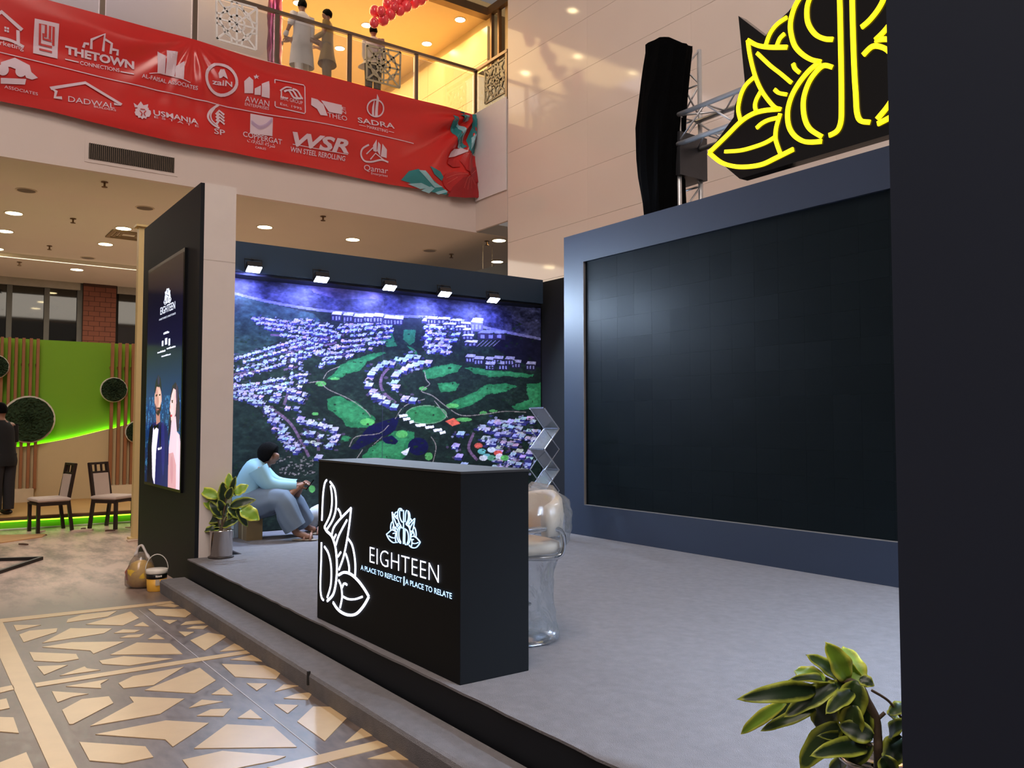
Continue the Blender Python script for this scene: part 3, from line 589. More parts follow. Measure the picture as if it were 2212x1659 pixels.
for x, y, rx, ry, c, a in ((187, 975, 3.2, 26, (176, 120, 116), .45), (205, 960, 3, 20, (246, 204, 190), .5), (197, 975, 1.0, 10, (170, 112, 104), .6), (184, 940, 1.5, 2.2, (24, 18, 22), 1), (207, 935, 1.5, 2.2, (24, 18, 22), 1), (200, 835, 2.2, 10, (70, 56, 104), .6), (312, 1000, 3, 28, (224, 176, 184), .45), (294, 985, 1.3, 2, (24, 16, 22), 1), (281, 1020, 1.0, 5, (214, 160, 160), .6), (325, 930, 2, 22, (92, 66, 112), .55), (333, 1080, 2, 26, (78, 54, 92), .5),
                         (230, 1300, 3.5, 60, (48, 44, 140), .5), (210, 1220, 1.6, 28, (8, 8, 30), .8), (330, 1350, 2.4, 50, (250, 230, 240), .5), (290, 1450, 3, 30, (190, 132, 148), .5)):
    P.ell(*D([(x, y)])[0], rx, ry, c, a)
scm = mat('screen_glow', (0, 0, 0), 0.12, attr='print', es=1.0, spec=0.5)
P.build('display_area', scm, ad)
# ================================================================== EMBLEM STROKES, SIGN, DESK
YS = 6.50
def q4(l): return [hy(1500 + x / 3.95, y / 3.95, YS) for x, y in l]
SIGN = [[(130,1305),(270,1170),(400,1040),(500,975),(600,945),(735,932)], [(130,1305),(230,1385),(340,1420),(450,1425),(580,1405),(700,1350),(850,1275)], [(265,1295),(400,1285),(530,1250),(620,1215),(695,1170)],
 [(738,970),(720,1030),(702,1100),(697,1180),(712,1240),(738,1310)], [(535,1095),(580,1055),(640,1025),(728,1005)], [(460,345),(540,388),(640,405),(795,405)], [(460,345),(480,480),(520,640),(570,760),(630,850),(690,915),(742,932)],
 [(515,660),(450,720),(410,790),(385,880),(380,950),(400,1035)], [(570,785),(535,850),(522,910),(540,968)], [(540,455),(650,560),(740,630),(832,708)], [(848,545),(862,585),(902,622)], [(690,765),(725,795),(792,808)],
 [(615,385),(650,290),(710,210),(795,150)], [(710,388),(735,330),(775,290)],
 [(1150,-128),(1050,-122),(960,-75),(895,0),(850,90),(825,200),(830,290),(860,390),(920,460),(1000,510),(1082,530)], [(1082,530),(1000,590),(920,680),(850,790),(810,900),(800,1000),(815,1090),(860,1160),(930,1205),(1000,1215),(1090,1208)],
 [(1150,-88),(1060,-72),(1010,-45),(978,20),(965,90),(970,180),(1000,250),(1050,305),(1120,335),(1185,338)], [(1180,575),(1108,562),(1040,620),(980,710),(940,830),(935,940),(955,1040),(1000,1110),(1092,1168)],
 [(1190,-150),(1232,-110),(1245,0),(1252,300),(1258,600),(1260,900),(1255,1040),(1222,1120),(1155,1158)], [(1410,-230),(1360,-170),(1352,0),(1362,400),(1372,650),(1382,800),(1392,960),(1424,1032),(1502,1045)]]
N_ = Vector((0, -1, 0))
YEL = mat('yellow_acrylic', (255, 226, 40), 0.4, emit=(255, 222, 18), es=1.55)
SBK = mat('gloss_black', (16, 14, 15), 0.16, var=0.05, spec=0.5)
sg = thing('emblem_sign', (-4.2, YS, 3.9), 'black cut-out lotus emblem sign with glowing yellow strokes above the screen wall', 'sign')
AX = (hy(1500 + 1252 / 3.95, 100, YS).x + hy(1500 + 1364 / 3.95, 100, YS).x) / 2
outl = q4([(375,135),(605,310),(650,240),(800,100),(880,0),(950,-110),(1060,-170),(1190,-190),(1305,-215)])
bot = q4([(375,135),(430,700),(345,900),(335,1000),(120,1300),(385,1525)])
left = outl[::-1] + bot[1:]           # from top centre round the left to the bottom left
zb = bot[-1].z
half = [p for p in left]; mir = [Vector((2 * AX - p.x, p.y, p.z)) for p in half[::-1]]
sbx = MB().prism([p + Vector((0, 0.0, 0)) for p in half + mir], (0, 0.12, 0)).go('sign_box', SBK, sg)
def wof(i): return 0.040 if i in (5, 14, 15, 16, 17, 18, 19, 0, 1) else 0.033
strokes3 = []
for i, s_ in enumerate(SIGN):
    pts = q4(s_); strokes3.append(pts)
    ribbon(MB(), pts, wof(i), N_, 0.02).go('neon_stroke', YEL, sbx)
    if i < 18: ribbon(MB(), [Vector((2 * AX - p.x, p.y, p.z)) for p in pts], wof(i), N_, 0.02).go('neon_stroke', YEL, sbx)
for sx in (-0.6, 0.6): box('hanger', (AX + sx - 0.03, YS + 0.12, 4.5), (AX + sx + 0.03, YS + 0.52, 4.56), mat('steel_dark', (70, 70, 74), 0.4, 0.7), sg)
# ---- reception desk
DX0, DX1, DY0, DY1, DZ1 = -5.33, -3.545, 2.245, 2.672, 1.347
dk = thing('reception_desk', (-4.4, 2.45, SG), 'black reception counter with glowing white emblem and lettering near the stage edge', 'desk')
DB = mat('desk_black', (23, 24, 26), 0.65, var=0.06, vscale=2, spec=0.12)
m_ = MB().box((DX0, DY0, SG), (DX1, DY1, DZ1)); d_ = m_.go('counter_body', DB, dk)
bv = d_.modifiers.new('b', 'BEVEL'); bv.width = 0.004; bv.segments = 2
box('counter_top', (DX0 - 0.002, DY0 - 0.002, DZ1), (DX1 + 0.002, DY1 + 0.002, DZ1 + 0.012), mat('desk_top', (46, 43, 43), 0.7), dk)
GLW = mat('white_acrylic', (240, 244, 255), 0.4, emit=(226, 232, 255), es=2.6)
GLB = mat('blue_white_acrylic', (200, 225, 255), 0.4, emit=(168, 208, 255), es=1.7)
def q2(l): return [hy(660 + x / 3.318, 980 + y / 3.318, DY0) for x, y in l]
DSK = [[(155,188),(140,215),(128,300),(120,480)], [(178,200),(210,250),(222,330),(218,410),(195,480),(152,548)], [(182,228),(192,300),(190,380),(175,450),(138,525)], [(138,525),(155,555),(190,590),(215,660),(225,740),(228,830),(220,930),(200,1010),(158,1056)],
 [(138,665),(165,710),(183,780),(188,860),(182,950),(158,1032)], [(117,635),(115,760),(110,900),(110,980),(118,1030),(132,1050)], [(192,578),(205,530),(245,475),(330,388)], [(330,388),(318,500),(300,620),(275,740),(242,832)], [(235,395),(250,420),(260,462)],
 [(220,655),(240,590),(270,530),(300,475)], [(205,612),(222,578)], [(235,738),(256,705)], [(305,605),(335,650),(352,720),(360,800),(358,880)], [(290,715),(305,760),(315,810),(315,850)],
 [(240,870),(280,850),(330,865),(380,910),(425,970),(457,1025)], [(457,1025),(420,1090),(370,1145),(320,1157),(270,1142),(230,1110),(200,1065)], [(240,905),(258,950),(265,1020),(258,1070),(250,1105)], [(265,1020),(310,1042),(360,1042),(410,1025)], [(262,965),(280,930),(300,940)]]
dst3 = []
for i, s_ in enumerate(DSK):
    pts = q2(s_); dst3.append(pts)
    ribbon(MB(), pts, 0.0115 if i not in (3, 14, 15) else 0.0155, N_, 0.006).go('glowing_stroke', GLW, d_)
# whole emblem, normalised: x from the axis, y from the foot, height of the double loop = 1
ztop = strokes3[14][0].z; zbot = strokes3[15][-1].z; HL = ztop - zbot
left_n = [[((p.x - AX) / HL, (p.z - zbot) / HL) for p in s_] for s_ in strokes3]
zt2 = dst3[1][0].z; zb2 = dst3[3][-1].z; H2 = zt2 - zb2; ax2 = DX0 + 0.02
right_n = [[((p.x - ax2) / H2, (p.z - zb2) / H2) for p in s_] for s_ in dst3]
EMB = left_n[:18] + right_n + [[(-0.035, 1.0), (-0.03, 0.5), (-0.035, 0.0)]]
def emblem(mb, c, h, w, n, U=Vector((1, 0, 0)), V=ZZ, th=0.005):
    for s_ in EMB: ribbon(mb, [Vector(c) + U * (x * h) + V * (y * h) for x, y in s_], w, n, th, seg=3)
    return mb
def dpt(x, y): return hy(660 + x / 3.318, 980 + y / 3.318, DY0)
ca, cb = dpt(708, 648), dpt(708, 405)
emblem(MB(), (ca.x, DY0, ca.z), cb.z - ca.z, 0.0048, N_).go('small_emblem', GLB, d_)
LF = Vector((0, -0.006, 0))
def dtext(body, x0, y0, x1, y1, yc, name, m, **kw):
    a_, b_ = dpt(x0, y0), dpt(x1, y1); zz = (a_.z + b_.z) / 2; top_ = dpt(x0, yc).z - dpt(x0, y0).z
    return text3(MB(), body, (a_.x, DY0, zz), (b_.x, DY0, zz), (0, 0, top_), LF, **kw).go(name, m, d_)
dtext('EIGHTEEN', 466, 782, 962, 924, 664, 'lettering_name', GLW, bold=-0.016, spacing=1.05)
dtext('A PLACE TO REFLECT', 402, 832, 697, 922, 798, 'lettering_tagline', GLB, bold=0.012)
dtext('A PLACE TO RELATE', 722, 934, 1056, 1040, 896, 'lettering_tagline', GLB, bold=0.012)
a_, b_ = dpt(709, 945), dpt(709, 880); box('divider_bar', (a_.x - 0.002, DY0 - 0.006, a_.z), (a_.x + 0.002, DY0, b_.z), GLB, d_)
# ---- lettering on the advertising screen
YA = 2.2325
def spt(x, y): return hy(280 + x / 3.19, 560 + y / 3.19, YA)
GLS = mat('screen_white', (235, 240, 255), 0.3, emit=(225, 235, 255), es=1.3)
ca, cb = spt(262, 300), spt(262, 205)
emblem(MB(), (ca.x, YA, ca.z), cb.z - ca.z, 0.0075, N_, th=0.001).go('screen_emblem', GLS, ad)
def stext(body, x0, y0, x1, y1, yc, **kw):
    a_, b_ = spt(x0, y0), spt(x1, y1); zz = (a_.z + b_.z) / 2
    return text3(MB(), body, (a_.x, YA, zz), (b_.x, YA, zz), (0, 0, spt(x0, yc).z - a_.z), Vector((0, -0.001, 0)), **kw).go('screen_text', GLS, ad)
stext('EIGHTEEN', 212, 380, 313, 345, 330, bold=0.0)
stext('A PLACE TO REFLECT | A PLACE TO RELATE', 203, 424, 317, 378, 412, bold=0.0)
m_ = MB()
for x0, x1, y, h in ((234, 274, 520, 16), (192, 248, 650, 12), (256, 318, 622, 12), (220, 284, 675, 12)):       # lines of print too small to read
    a_, b_ = spt(x0, y), spt(x1, y - (x1 - x0) * .38); k_ = max(3, int((x1 - x0) / 7))
    for i in range(k_):
        t0 = i / k_; t1 = (i + .7) / k_; hh = abs(spt(x0, y - h).z - a_.z) * rnd.uniform(.6, 1)
        m_.box((a_.x + (b_.x - a_.x) * t0, YA - 0.001, a_.z), (a_.x + (b_.x - a_.x) * t1, YA, a_.z + hh))
for x, y, w, h in ((222, 600, 10, 36), (244, 590, 14, 44), (268, 595, 10, 46)):
    a_, b_ = spt(x, y), spt(x + w, y); m_.box((a_.x, YA - 0.001, a_.z), (b_.x, YA, a_.z + abs(spt(x, y - h).z - a_.z)))
m_.go('fine_print', GLS, ad)
# ================================================================== TRUSS, BLACK CLOTH
TR = mat('truss_aluminium', (206, 204, 206), 0.38, 0.6)
def truss(name, p0, p1, size, label, bays, up=ZZ):
    p0, p1 = Vector(p0), Vector(p1); d = (p1 - p0).normalized(); s = d.cross(up).normalized() * size / 2; u = s.cross(d).normalized() * size / 2
    t = thing(name, p0, label, 'truss'); cs = [s + u, -s + u, -s - u, s - u]
    for c in cs: MB().tube([p0 + c, p1 + c], 0.028, 10).go('chord', TR, t, True)
    L = (p1 - p0).length
    for f in range(4):
        a, b = cs[f], cs[(f + 1) % 4]
        for i in range(bays):
            q0, q1 = p0 + d * (L * i / bays), p0 + d * (L * (i + 1) / bays)
            if i % 2: a, b = b, a
            MB().tube([q0 + a, q1 + b], 0.011, 6).go('brace', TR, t, True)
            if f % 2 == 0: MB().tube([q0 + a, q0 + b], 0.011, 6).go('brace', TR, t, True)
            if i % 2: a, b = b, a
    return t
tc_ = hy(1448, 260, 7.25); TX = tc_.x
truss('truss_tower', (TX + 0.12, 7.25, SG), (TX + 0.12, 7.25, 6.0), 0.36, 'upright aluminium truss partly wrapped in black cloth behind the screen wall', 14, up=Vector((0, 1, 0)))
za, zb_ = hy(1470, 262, 7.05).z, hy(1470, 305, 7.05).z
truss('truss_beam', (TX + 0.3, 7.2, (za + zb_) / 2 + 0.02), (-1.0, 7.2, (za + zb_) / 2 + 0.02), 0.34, 'horizontal aluminium truss beam behind the yellow emblem sign', 13)
box('sleeve_block', (TX - 0.1, 7.02, za - 0.62), (TX + 0.36, 7.48, za - 0.12), mat('steel_dark', (60, 60, 62), 0.5, 0.5), bpy.data.objects['truss_tower'])
# black cloth: a gathered sheet hung round the upright
CL = mat('black_cloth', (5, 5, 6), 1.0, var=0.3, vscale=10, spec=0.05)
def cpt(x, y): return hy(1360 + x / 3.95, 60 + y / 3.95, 7.0)
prof = [(165, 390, 1620), (100, 390, 1250), (88, 395, 1100), (88, 400, 830), (115, 405, 620), (130, 425, 420), (140, 440, 300), (160, 448, 205)]
rg = []
for l_, r_, y in prof:
    a_, b_ = cpt(l_, y), cpt(r_, y); ring = []
    for j in range(28):
        t = 2 * math.pi * j / 28; w = 1 + 0.05 * math.sin(9 * t + y * .004) + 0.03 * math.sin(17 * t + y * .002)
        ring.append(Vector(((a_.x + b_.x) / 2 + (b_.x - a_.x) / 2 * math.copysign(abs(math.cos(t)) ** .7, math.cos(t)) * w, 7.0 + 0.24 * math.sin(t) * w + 0.06, (a_.z + b_.z) / 2)))
    rg.append(ring)
tp = [cpt(160, 205), cpt(300, 135), cpt(405, 100), cpt(460, 140)]
last = []
for j in range(28):
    q = rg[-1][j]; f = (q.x - tp[0].x) / max(1e-6, tp[3].x - tp[0].x); f = min(max(f, 0), 1)
    zt = np.interp(f, [0, .47, .82, 1], [tp[0].z, tp[1].z, tp[2].z, tp[3].z]); last.append(Vector((q.x, q.y, max(zt, q.z + 0.01))))
rg.append(last)
cl = MB().rings(rg).go('cloth_wrap', CL, None, False); tag(cl, 'black cloth wrapped round the upright truss above the screen wall', 'cloth')
# ================================================================== FURNITURE AND SMALL THINGS ON THE STAGE
def spot(parent, name, loc, target, power, col, size=1.6, blend=0.6, rad=0.05):
    l = bpy.data.lights.new(name, 'SPOT'); l.energy = power; l.color = col; l.spot_size = size; l.spot_blend = blend; l.shadow_soft_size = rad
    o = bpy.data.objects.new(name, l); COL.objects.link(o)
    if parent is not None: o.parent = parent; o.location = Vector(loc) - wpos(parent)
    else: o.location = loc
    o.rotation_euler = (Vector(target) - Vector(loc)).to_track_quat('-Z', 'Y').to_euler(); return o
LB = mat('lamp_body', (22, 22, 26), 0.4)
LG = mat('flood_lens', (230, 235, 255), 0.3, emit=(196, 210, 255), es=60)
ords = ['first', 'second', 'third', 'fourth', 'fifth', 'sixth', 'seventh', 'eighth', 'ninth', 'tenth', 'eleventh', 'twelfth']
for i, (px, py) in enumerate(((548, 583), (694, 605), (841, 623), (960, 637), (1065, 650))):
    c = hx(px, py - 4, -9.52); f = thing('floodlight', (c.x, c.y, c.z), ords[i] + ' blue white floodlight from the left under the mural beam', 'floodlight', 'floodlights on the mural beam')
    U = Vector((0.50, 0, -0.866)); Vv = Vector((0, 1, 0)); T = U.cross(Vv)
    def fb(hw, d0, d1, h): 
        m_ = MB(); pts = [c + Vv * a + T * b for a, b in ((-hw, -h), (hw, -h), (hw, h), (-hw, h))]; m_.prism([p + U * d0 for p in pts], U * (d1 - d0)); return m_
    fb(0.085, -0.05, 0.02, 0.055).go('housing', LB, f); fb(0.08, 0.02, 0.026, 0.05).go('lens', LG, f)
    MB().tube([c + Vv * -0.10, c + Vv * -0.10 + Vector((-0.02, 0, 0.10)), c + Vv * 0.10 + Vector((-0.02, 0, 0.10)), c + Vv * 0.10], 0.008, 6).go('yoke', LB, f)
    MB().tube([c + Vector((-0.02, 0, 0.10)), c + Vector((-0.10, 0, 0.12))], 0.012, 6).go('arm', LB, f)
    spot(f, 'flood_lamp', c + U * 0.06, c + U * 0.06 + Vector((1.0, 0, -0.9)), 185 if i < 4 else 100, (0.58, 0.76, 1.0), 2.9, 0.4, 0.05)
    spot(f, 'flood_lamp', c + U * 0.06 + Vector((0.03, 0, 0)), (XM, c.y, c.z - 0.5), 75, (0.18, 0.22, 1.0), 2.4, 0.8, 0.04)
    spot(f, 'flood_lamp', c + U * 0.06 + Vector((0.03, 0, 0)), (XM, c.y, c.z - 0.22), 40, (0.5, 0.56, 1.0), 0.95, 1.0, 0.03)
for i, y in enumerate((3.2, 4.3, 5.4, 6.4)):       # unseen floodlights added on the right-hand beam to light the stage
    c = Vector((0.62, y, 3.26)); f = thing('floodlight', c, ords[i] + ' added floodlight on the unseen beam behind the right tower', 'floodlight', 'added floodlights on the unseen beam')
    MB().box((c.x - .03, c.y - .085, c.z - .03), (c.x + .05, c.y + .085, c.z + .07)).go('housing', LB, f); MB().box((c.x - .036, c.y - .08, c.z - .02), (c.x - .03, c.y + .08, c.z + .06)).go('lens', LG, f)
    MB().tube([c + Vector((.0, 0, .06)), c + Vector((.04, 0, .12))], .012, 6).go('arm', LB, f)
    spot(f, 'flood_lamp', c + Vector((-.06, 0, 0)), c + Vector((-.5, 0, -1.0)), 760, (0.60, 0.77, 1.0), 1.85, .9, .05)
# ---- plastic wrapped bar stool
sc_ = at(1126, 1380, 5.02); SX, SY = sc_.x, sc_.y
stl = thing('bar_stool', (SX, SY, SG), 'cream bar stool with chrome arms wrapped in clear plastic behind the counter', 'stool')
LEA = mat('cream_leather', (232, 208, 178), 0.45, var=0.05, bump=0.05, bscale=40)
CHR = mat('chrome', (205, 208, 212), 0.12, 1.0, var=0.03)
ang = math.atan2(-SY, -SX)      # back turned away from the viewer, seat opened towards the counter front
fx = (Vector((math.cos(ang), math.sin(ang), 0)) * .55 - RR * .83).normalized(); fy = Vector((-fx.y, fx.x, 0)); C0 = Vector((SX, SY, 0))
def SL(a, b, z): return C0 + fx * a + fy * b + ZZ * (SG + (z - SG) * .93)
m_ = MB(); rr = []
for t, (hw, hd, z) in enumerate(((.15, .14, .86), (.20, .19, .87), (.21, .20, .90), (.205, .195, .935), (.17, .16, .95))):
    rr.append([SL(math.copysign(abs(math.cos(a)) ** .55, math.cos(a)) * hd, math.copysign(abs(math.sin(a)) ** .55, math.sin(a)) * hw, z) for a in [2 * math.pi * j / 28 for j in range(28)]])
m_.rings(rr).go('seat', LEA, stl, True)
m_ = MB(); rr = []          # wrap-round back shell
for k in range(15):
    a = math.radians(95 + 170 * k / 14); sh = 0.5 + 0.5 * math.cos((k - 7) / 7 * math.pi * .5 * 1.0)
    zt = 1.02 + 0.225 * sh ** .6; zb = 0.985
    o_, i_ = 0.245, 0.185
    ring = []
    for (r_, z) in ((i_, zb), (i_ - .005, (zb + zt) / 2), (i_, zt - .02), ((i_ + o_) / 2, zt + .012), (o_, zt - .02), (o_ + .012, (zb + zt) / 2), (o_, zb)): ring.append(SL(math.cos(a) * r_, math.sin(a) * r_ * 1.02, z))
    rr.append(ring)
m_.rings(rr).go('backrest', LEA, stl, True)
for sgn in (-1, 1):
    pts = crom([SL(0.20, sgn * .22, 1.035), SL(-0.02, sgn * .225, 1.035), SL(-.12, sgn * .225, 1.02), SL(-.15, sgn * .225, .96), SL(-.14, sgn * .22, .87), SL(-.08, sgn * .2, .845), SL(.05, sgn * .12, .845)], 6)
    MB().tube(pts, 0.017, 10).go('armrest', CHR, stl, True)
MB().lathe((SX, SY, 0), ((.03, SG + .02), (.03, .60), (.045, .62), (.045, .85), (.09, .86))).go('column', CHR, stl, True)
MB().lathe((SX, SY, 0), ((.20, SG), (.205, SG + .008), (.15, SG + .02), (.03, SG + .035))).go('foot_plate', CHR, stl, True)
fr_ = [SL(math.cos(t) * .14 + .1, math.sin(t) * .14, .55) for t in [math.radians(-130 + 260 * k / 12) for k in range(13)]]
MB().tube([SL(0, 0, .56)] + fr_ + [SL(0, 0, .56)], .010, 8).go('footrest', CHR, stl, True)
PL = clear_mat('clear_plastic', (240, 242, 246), 0.2, 0.2, 0.10, 0.4)
nt = PL.node_tree; tc = nt.nodes.new('ShaderNodeTexCoord'); nz_ = nt.nodes.new('ShaderNodeTexNoise'); nz_.inputs['Scale'].default_value = 9; nz_.inputs['Detail'].default_value = 3; nz_.inputs['Distortion'].default_value = 1.5
bm_ = nt.nodes.new('ShaderNodeBump'); bm_.inputs['Strength'].default_value = 1.0; bm_.inputs['Distance'].default_value = 0.03
nt.links.new(tc.outputs['Object'], nz_.inputs['Vector']); nt.links.new(nz_.outputs['Fac'], bm_.inputs['Height'])
for nd in nt.nodes:
    if nd.bl_idname in ('ShaderNodeBsdfGlossy', 'ShaderNodeFresnel'): nt.links.new(bm_.outputs['Normal'], nd.inputs['Normal'])
m_ = MB(); rr = []; wz = [SG + .008, SG + .05, SG + .13, SG + .25, SG + .36, SG + .46, .84, .92, 1.02, 1.12, 1.21, 1.27, 1.29]; wrr = [.215, .235, .21, .19, .185, .20, .235, .26, .272, .275, .255, .17, .04]
for i in range(46):
    z = wz[0] + (wz[-1] - wz[0]) * i / 45; r_ = float(np.interp(z, wz, wrr)); ring = []
    for j in range(56):
        a = 2 * math.pi * j / 56; q = 1 + .03 * math.sin(5 * a + z * 13) + .022 * math.sin(12 * a - z * 23) + .016 * math.sin(21 * a + z * 47) + rnd.uniform(-.012, .012)
        ring.append(SL(math.cos(a) * r_ * q - (.03 if z > .9 else 0), math.sin(a) * r_ * q, z + (.03 * max(0, math.sin(3 * a + 1)) if i > 43 else 0)))
    rr.append(ring)
wrp = m_.rings(rr).go('plastic_wrap', PL, stl, True); wrp['label'] = 'clear crinkled plastic wrap'
# ---- zigzag brochure stand
bc = at(1160, 915, 9.45); BX, BY = bc.x, bc.y
bs = thing('brochure_stand', (BX, BY, SG), 'zigzag brochure rack of clear trays and metal bars by the screen wall', 'stand')
AC = clear_mat('acrylic', (214, 226, 238), 0.35, 0.06, 0.16)
BAR = mat('bar_silver', (200, 206, 214), 0.25, 0.9)
zs = [hy(1160, y, BY).z for y in (882, 925, 970, 1015)]; hgt = (zs[0] - zs[3]) / 3
zl = [zs[0] - hgt * k for k in range(7)]; zl = [z for z in zl if z > SG + 0.02] + [SG + 0.012]
wx, wy = 0.27, 0.21
def bp_(k, s): return Vector((BX - .13 + s * wx, BY + (0 if k % 2 == 0 else wy), zl[k]))
def bq_(k, s): return Vector((BX - .13 + s * wx, BY + (wy if k % 2 == 0 else 0), zl[k]))
for k in range(len(zl) - 1):
    for s in (0, 1):
        MB().tube([bp_(k, s), bp_(k + 1, s)], .009, 6).go('side_bar', BAR, bs)
        MB().tube([bq_(k, s) , bq_(k + 1, s)], .006, 6).go('side_bar', BAR, bs) if k else None
    MB().prism([bp_(k, .03), bp_(k, .97), bp_(k + 1, .97), bp_(k + 1, .03)], (0, 0, .006)).go('tray', AC, bs)
for k in range(len(zl)):
    MB().box(bp_(k, 0) - Vector((0, .016, .004)), bp_(k, 1) + Vector((0, .016, .012))).go('tray_lip', BAR if k else BAR, bs)
# ---- cardboard box seat
CB = mat('cardboard', (128, 106, 70), 0.85, var=0.12)
c0 = hz(536, 1165, SG)
cbx = thing('cardboard_box', (c0.x, c0.y, SG), 'small brown cardboard box the crouching man sits on', 'box')
bx0, by0 = c0.x - .16, c0.y - .06
box('carton', (bx0, by0, SG), (bx0 + .28, by0 + .18, SG + .26), CB, cbx); box('tape', (bx0 + .12, by0 - .001, SG), (bx0 + .16, by0 + .181, SG + .2615), mat('tape', (176, 156, 110), .4), cbx)
c1 = hz(508, 1159, SG)
wbx = MB().box((c1.x - .1, c1.y - .05, SG), (c1.x + .1, c1.y + .14, SG + .2)).go('carton', mat('white_carton', (196, 206, 206), .7)); tag(wbx, 'small pale carton between the potted plant and the cardboard box', 'box')
# ---- potted plants
def leafmat(nm, dark, edge):
    m = bpy.data.materials.new(nm); m.use_nodes = True; nt = m.node_tree; N = nt.nodes; L = nt.links; b = N['Principled BSDF']
    a = N.new('ShaderNodeAttribute'); a.attribute_name = 'edge'; n = N.new('ShaderNodeTexNoise'); n.inputs['Scale'].default_value = 40; n.inputs['Detail'].default_value = 4
    tc = N.new('ShaderNodeTexCoord'); L.new(tc.outputs['Object'], n.inputs['Vector'])
    ad_ = N.new('ShaderNodeMath'); ad_.operation = 'MULTIPLY_ADD'; ad_.inputs[1].default_value = .34; L.new(n.outputs['Fac'], ad_.inputs[0]); L.new(a.outputs['Fac'], ad_.inputs[2])
    r = N.new('ShaderNodeValToRGB'); e = r.color_ramp.elements; e[0].position = .02; e[0].color = lin((110, 128, 74)); e[1].position = .16; e[1].color = lin(dark)
    k = e.new(.62); k.color = lin(dark); k = e.new(1.0); k.color = lin(edge)
    L.new(ad_.outputs[0], r.inputs['Fac']); L.new(r.outputs[0], b.inputs['Base Color']); b.inputs['Roughness'].default_value = .42
    return m
LM = [leafmat('leaf_dark', (30, 50, 26), (166, 176, 62)), leafmat('leaf_lime', (128, 166, 50), (214, 218, 84)), leafmat('leaf_mid', (54, 78, 34), (176, 184, 62))]
def leaf(b, t, w, n, m, parent, droop=.08, fold=.25):
    b, t = Vector(b), Vector(t); d = t - b; L_ = d.length; d.normalize(); s = d.cross(Vector(n)).normalized(); nn = s.cross(d)
    if nn.dot(Vector(n)) < 0: nn = -nn
    v, f, ed = [], [], []; NU, NV = 13, 4
    for i in range(NU + 1):
        u = i / NU; hw = w / 2 * ((u + .02) ** .55) * ((1 - u) ** .8) / .40 + .0006
        for j in range(-NV, NV + 1):
            q = j / NV; wav = .07 * w * math.sin(u * 15 + q * 2) * abs(q)
            v.append(b + d * (L_ * u) + s * (hw * q) + nn * (math.sin(u * math.pi) * droop * L_ + abs(q) * hw * fold + wav)); ed.append(max(abs(q) ** 1.3, u ** 8))
    k = 2 * NV + 1
    for i in range(NU):
        for j in range(k - 1): f.append((i * k + j, i * k + j + 1, (i + 1) * k + j + 1, (i + 1) * k + j))
    o = mesh_obj('leaf', v, f, m, parent, True); a = o.data.attributes.new('edge', 'FLOAT', 'POINT'); a.data.foreach_set('value', ed)
    so = o.modifiers.new('s', 'SOLIDIFY'); so.thickness = .0012; return o
def pot(parent, c, r, h, m):
    MB().lathe((c.x, c.y, c.z), ((r * .97, 0), (r, .01), (r, h - .012), (r * 1.05, h - .01), (r * 1.05, h), (r * .93, h), (r * .92, h - .03))).go('pot', m, parent, True)
    MB().lathe((c.x, c.y, c.z), ((r * .9, h - .05), (r * .6, h - .035), (.02, h - .03))).go('soil', mat('soil', (40, 32, 26), .95), parent, True)
    MB().lathe((c.x, c.y, c.z), ((r * 1.0, 0), (r * 1.12, .004), (r * 1.12, .012), (r, .012))).go('saucer', mat('saucer_dark', (50, 40, 38), .4), parent, True)
STEEL = mat('polished_steel', (206, 196, 190), .14, 1.0, var=.05, vscale=10)
def plant(name, label, D0, conv, leaves, stems, potc, r, h, spread):
    t = thing(name, potc, label, 'plant'); pot(t, potc, r, h, STEEL)
    STM = mat('plant_stem', (92, 74, 58), .7, bump=.2, bscale=60)
    for pts, rad in stems:
        q = [at(*conv(x, y), D0) for x, y in pts]; q[0] = Vector((potc.x, potc.y, potc.z + h - .04)) if rad > .006 else q[0]
        so_ = MB().tube(crom(q, 5), rad, 8).go('stem', STM, t, True); main = so_ if pts is stems[0][0] else main
    for i, (bx, by, tx, ty, w, k) in enumerate(leaves):
        db = rnd.uniform(-.25, .25) * spread; dt = db + rnd.uniform(-.6, .6) * spread
        b = at(*conv(bx, by), D0 + db); e = at(*conv(tx, ty), D0 + dt)
        scale = D0 / FPX / (conv(1, 0)[0] - conv(0, 0)[0]) * (conv(1, 0)[0] - conv(0, 0)[0]) ** 2
        n = (CAMP - b).normalized() + ZZ * rnd.uniform(.1, .8) + RR * rnd.uniform(-.4, .4)
        leaf(b, e, w * scale * (1.08 if D0 > 5 else .95), n, LM[k], main, rnd.uniform(.02, .12), rnd.uniform(.1, .35))
    return t
cL = lambda x, y: (400 + x / 5.53, 940 + y / 5.53)
pl_pos = hz(477, 1204, SG)
plant('potted_plant', 'variegated leafy plant in polished steel pot at the foot of the left tower', (Vector((pl_pos.x, pl_pos.y, .9)) - CAMP).dot(FW), cL,
 [(520,650,525,450,90,1),(540,690,605,490,70,0),(590,700,755,595,120,1),(450,810,450,555,125,0),(395,745,175,650,120,1),(380,800,205,690,95,0),(320,890,205,740,85,1),(440,900,395,770,100,0),(410,960,290,800,95,0),(460,970,520,810,115,0),(540,850,845,770,115,0),(520,850,655,1000,125,0),(660,890,888,1015,170,1),(620,880,745,1095,95,0),(410,1020,180,995,100,0),(440,1090,655,1005,105,0),(410,1120,220,1145,90,0),(430,1090,290,1075,70,0),(510,700,640,700,85,0),(470,980,330,950,80,2),(500,760,560,620,90,0),(560,900,520,1010,80,2)],
 [([(430,1160),(440,1050),(470,880),(500,690)], .009), ([(430,1160),(470,1030),(560,880),(620,860)], .007), ([(430,1160),(400,1040),(390,900),(390,780)], .007)], pl_pos, .108, .265, .10)
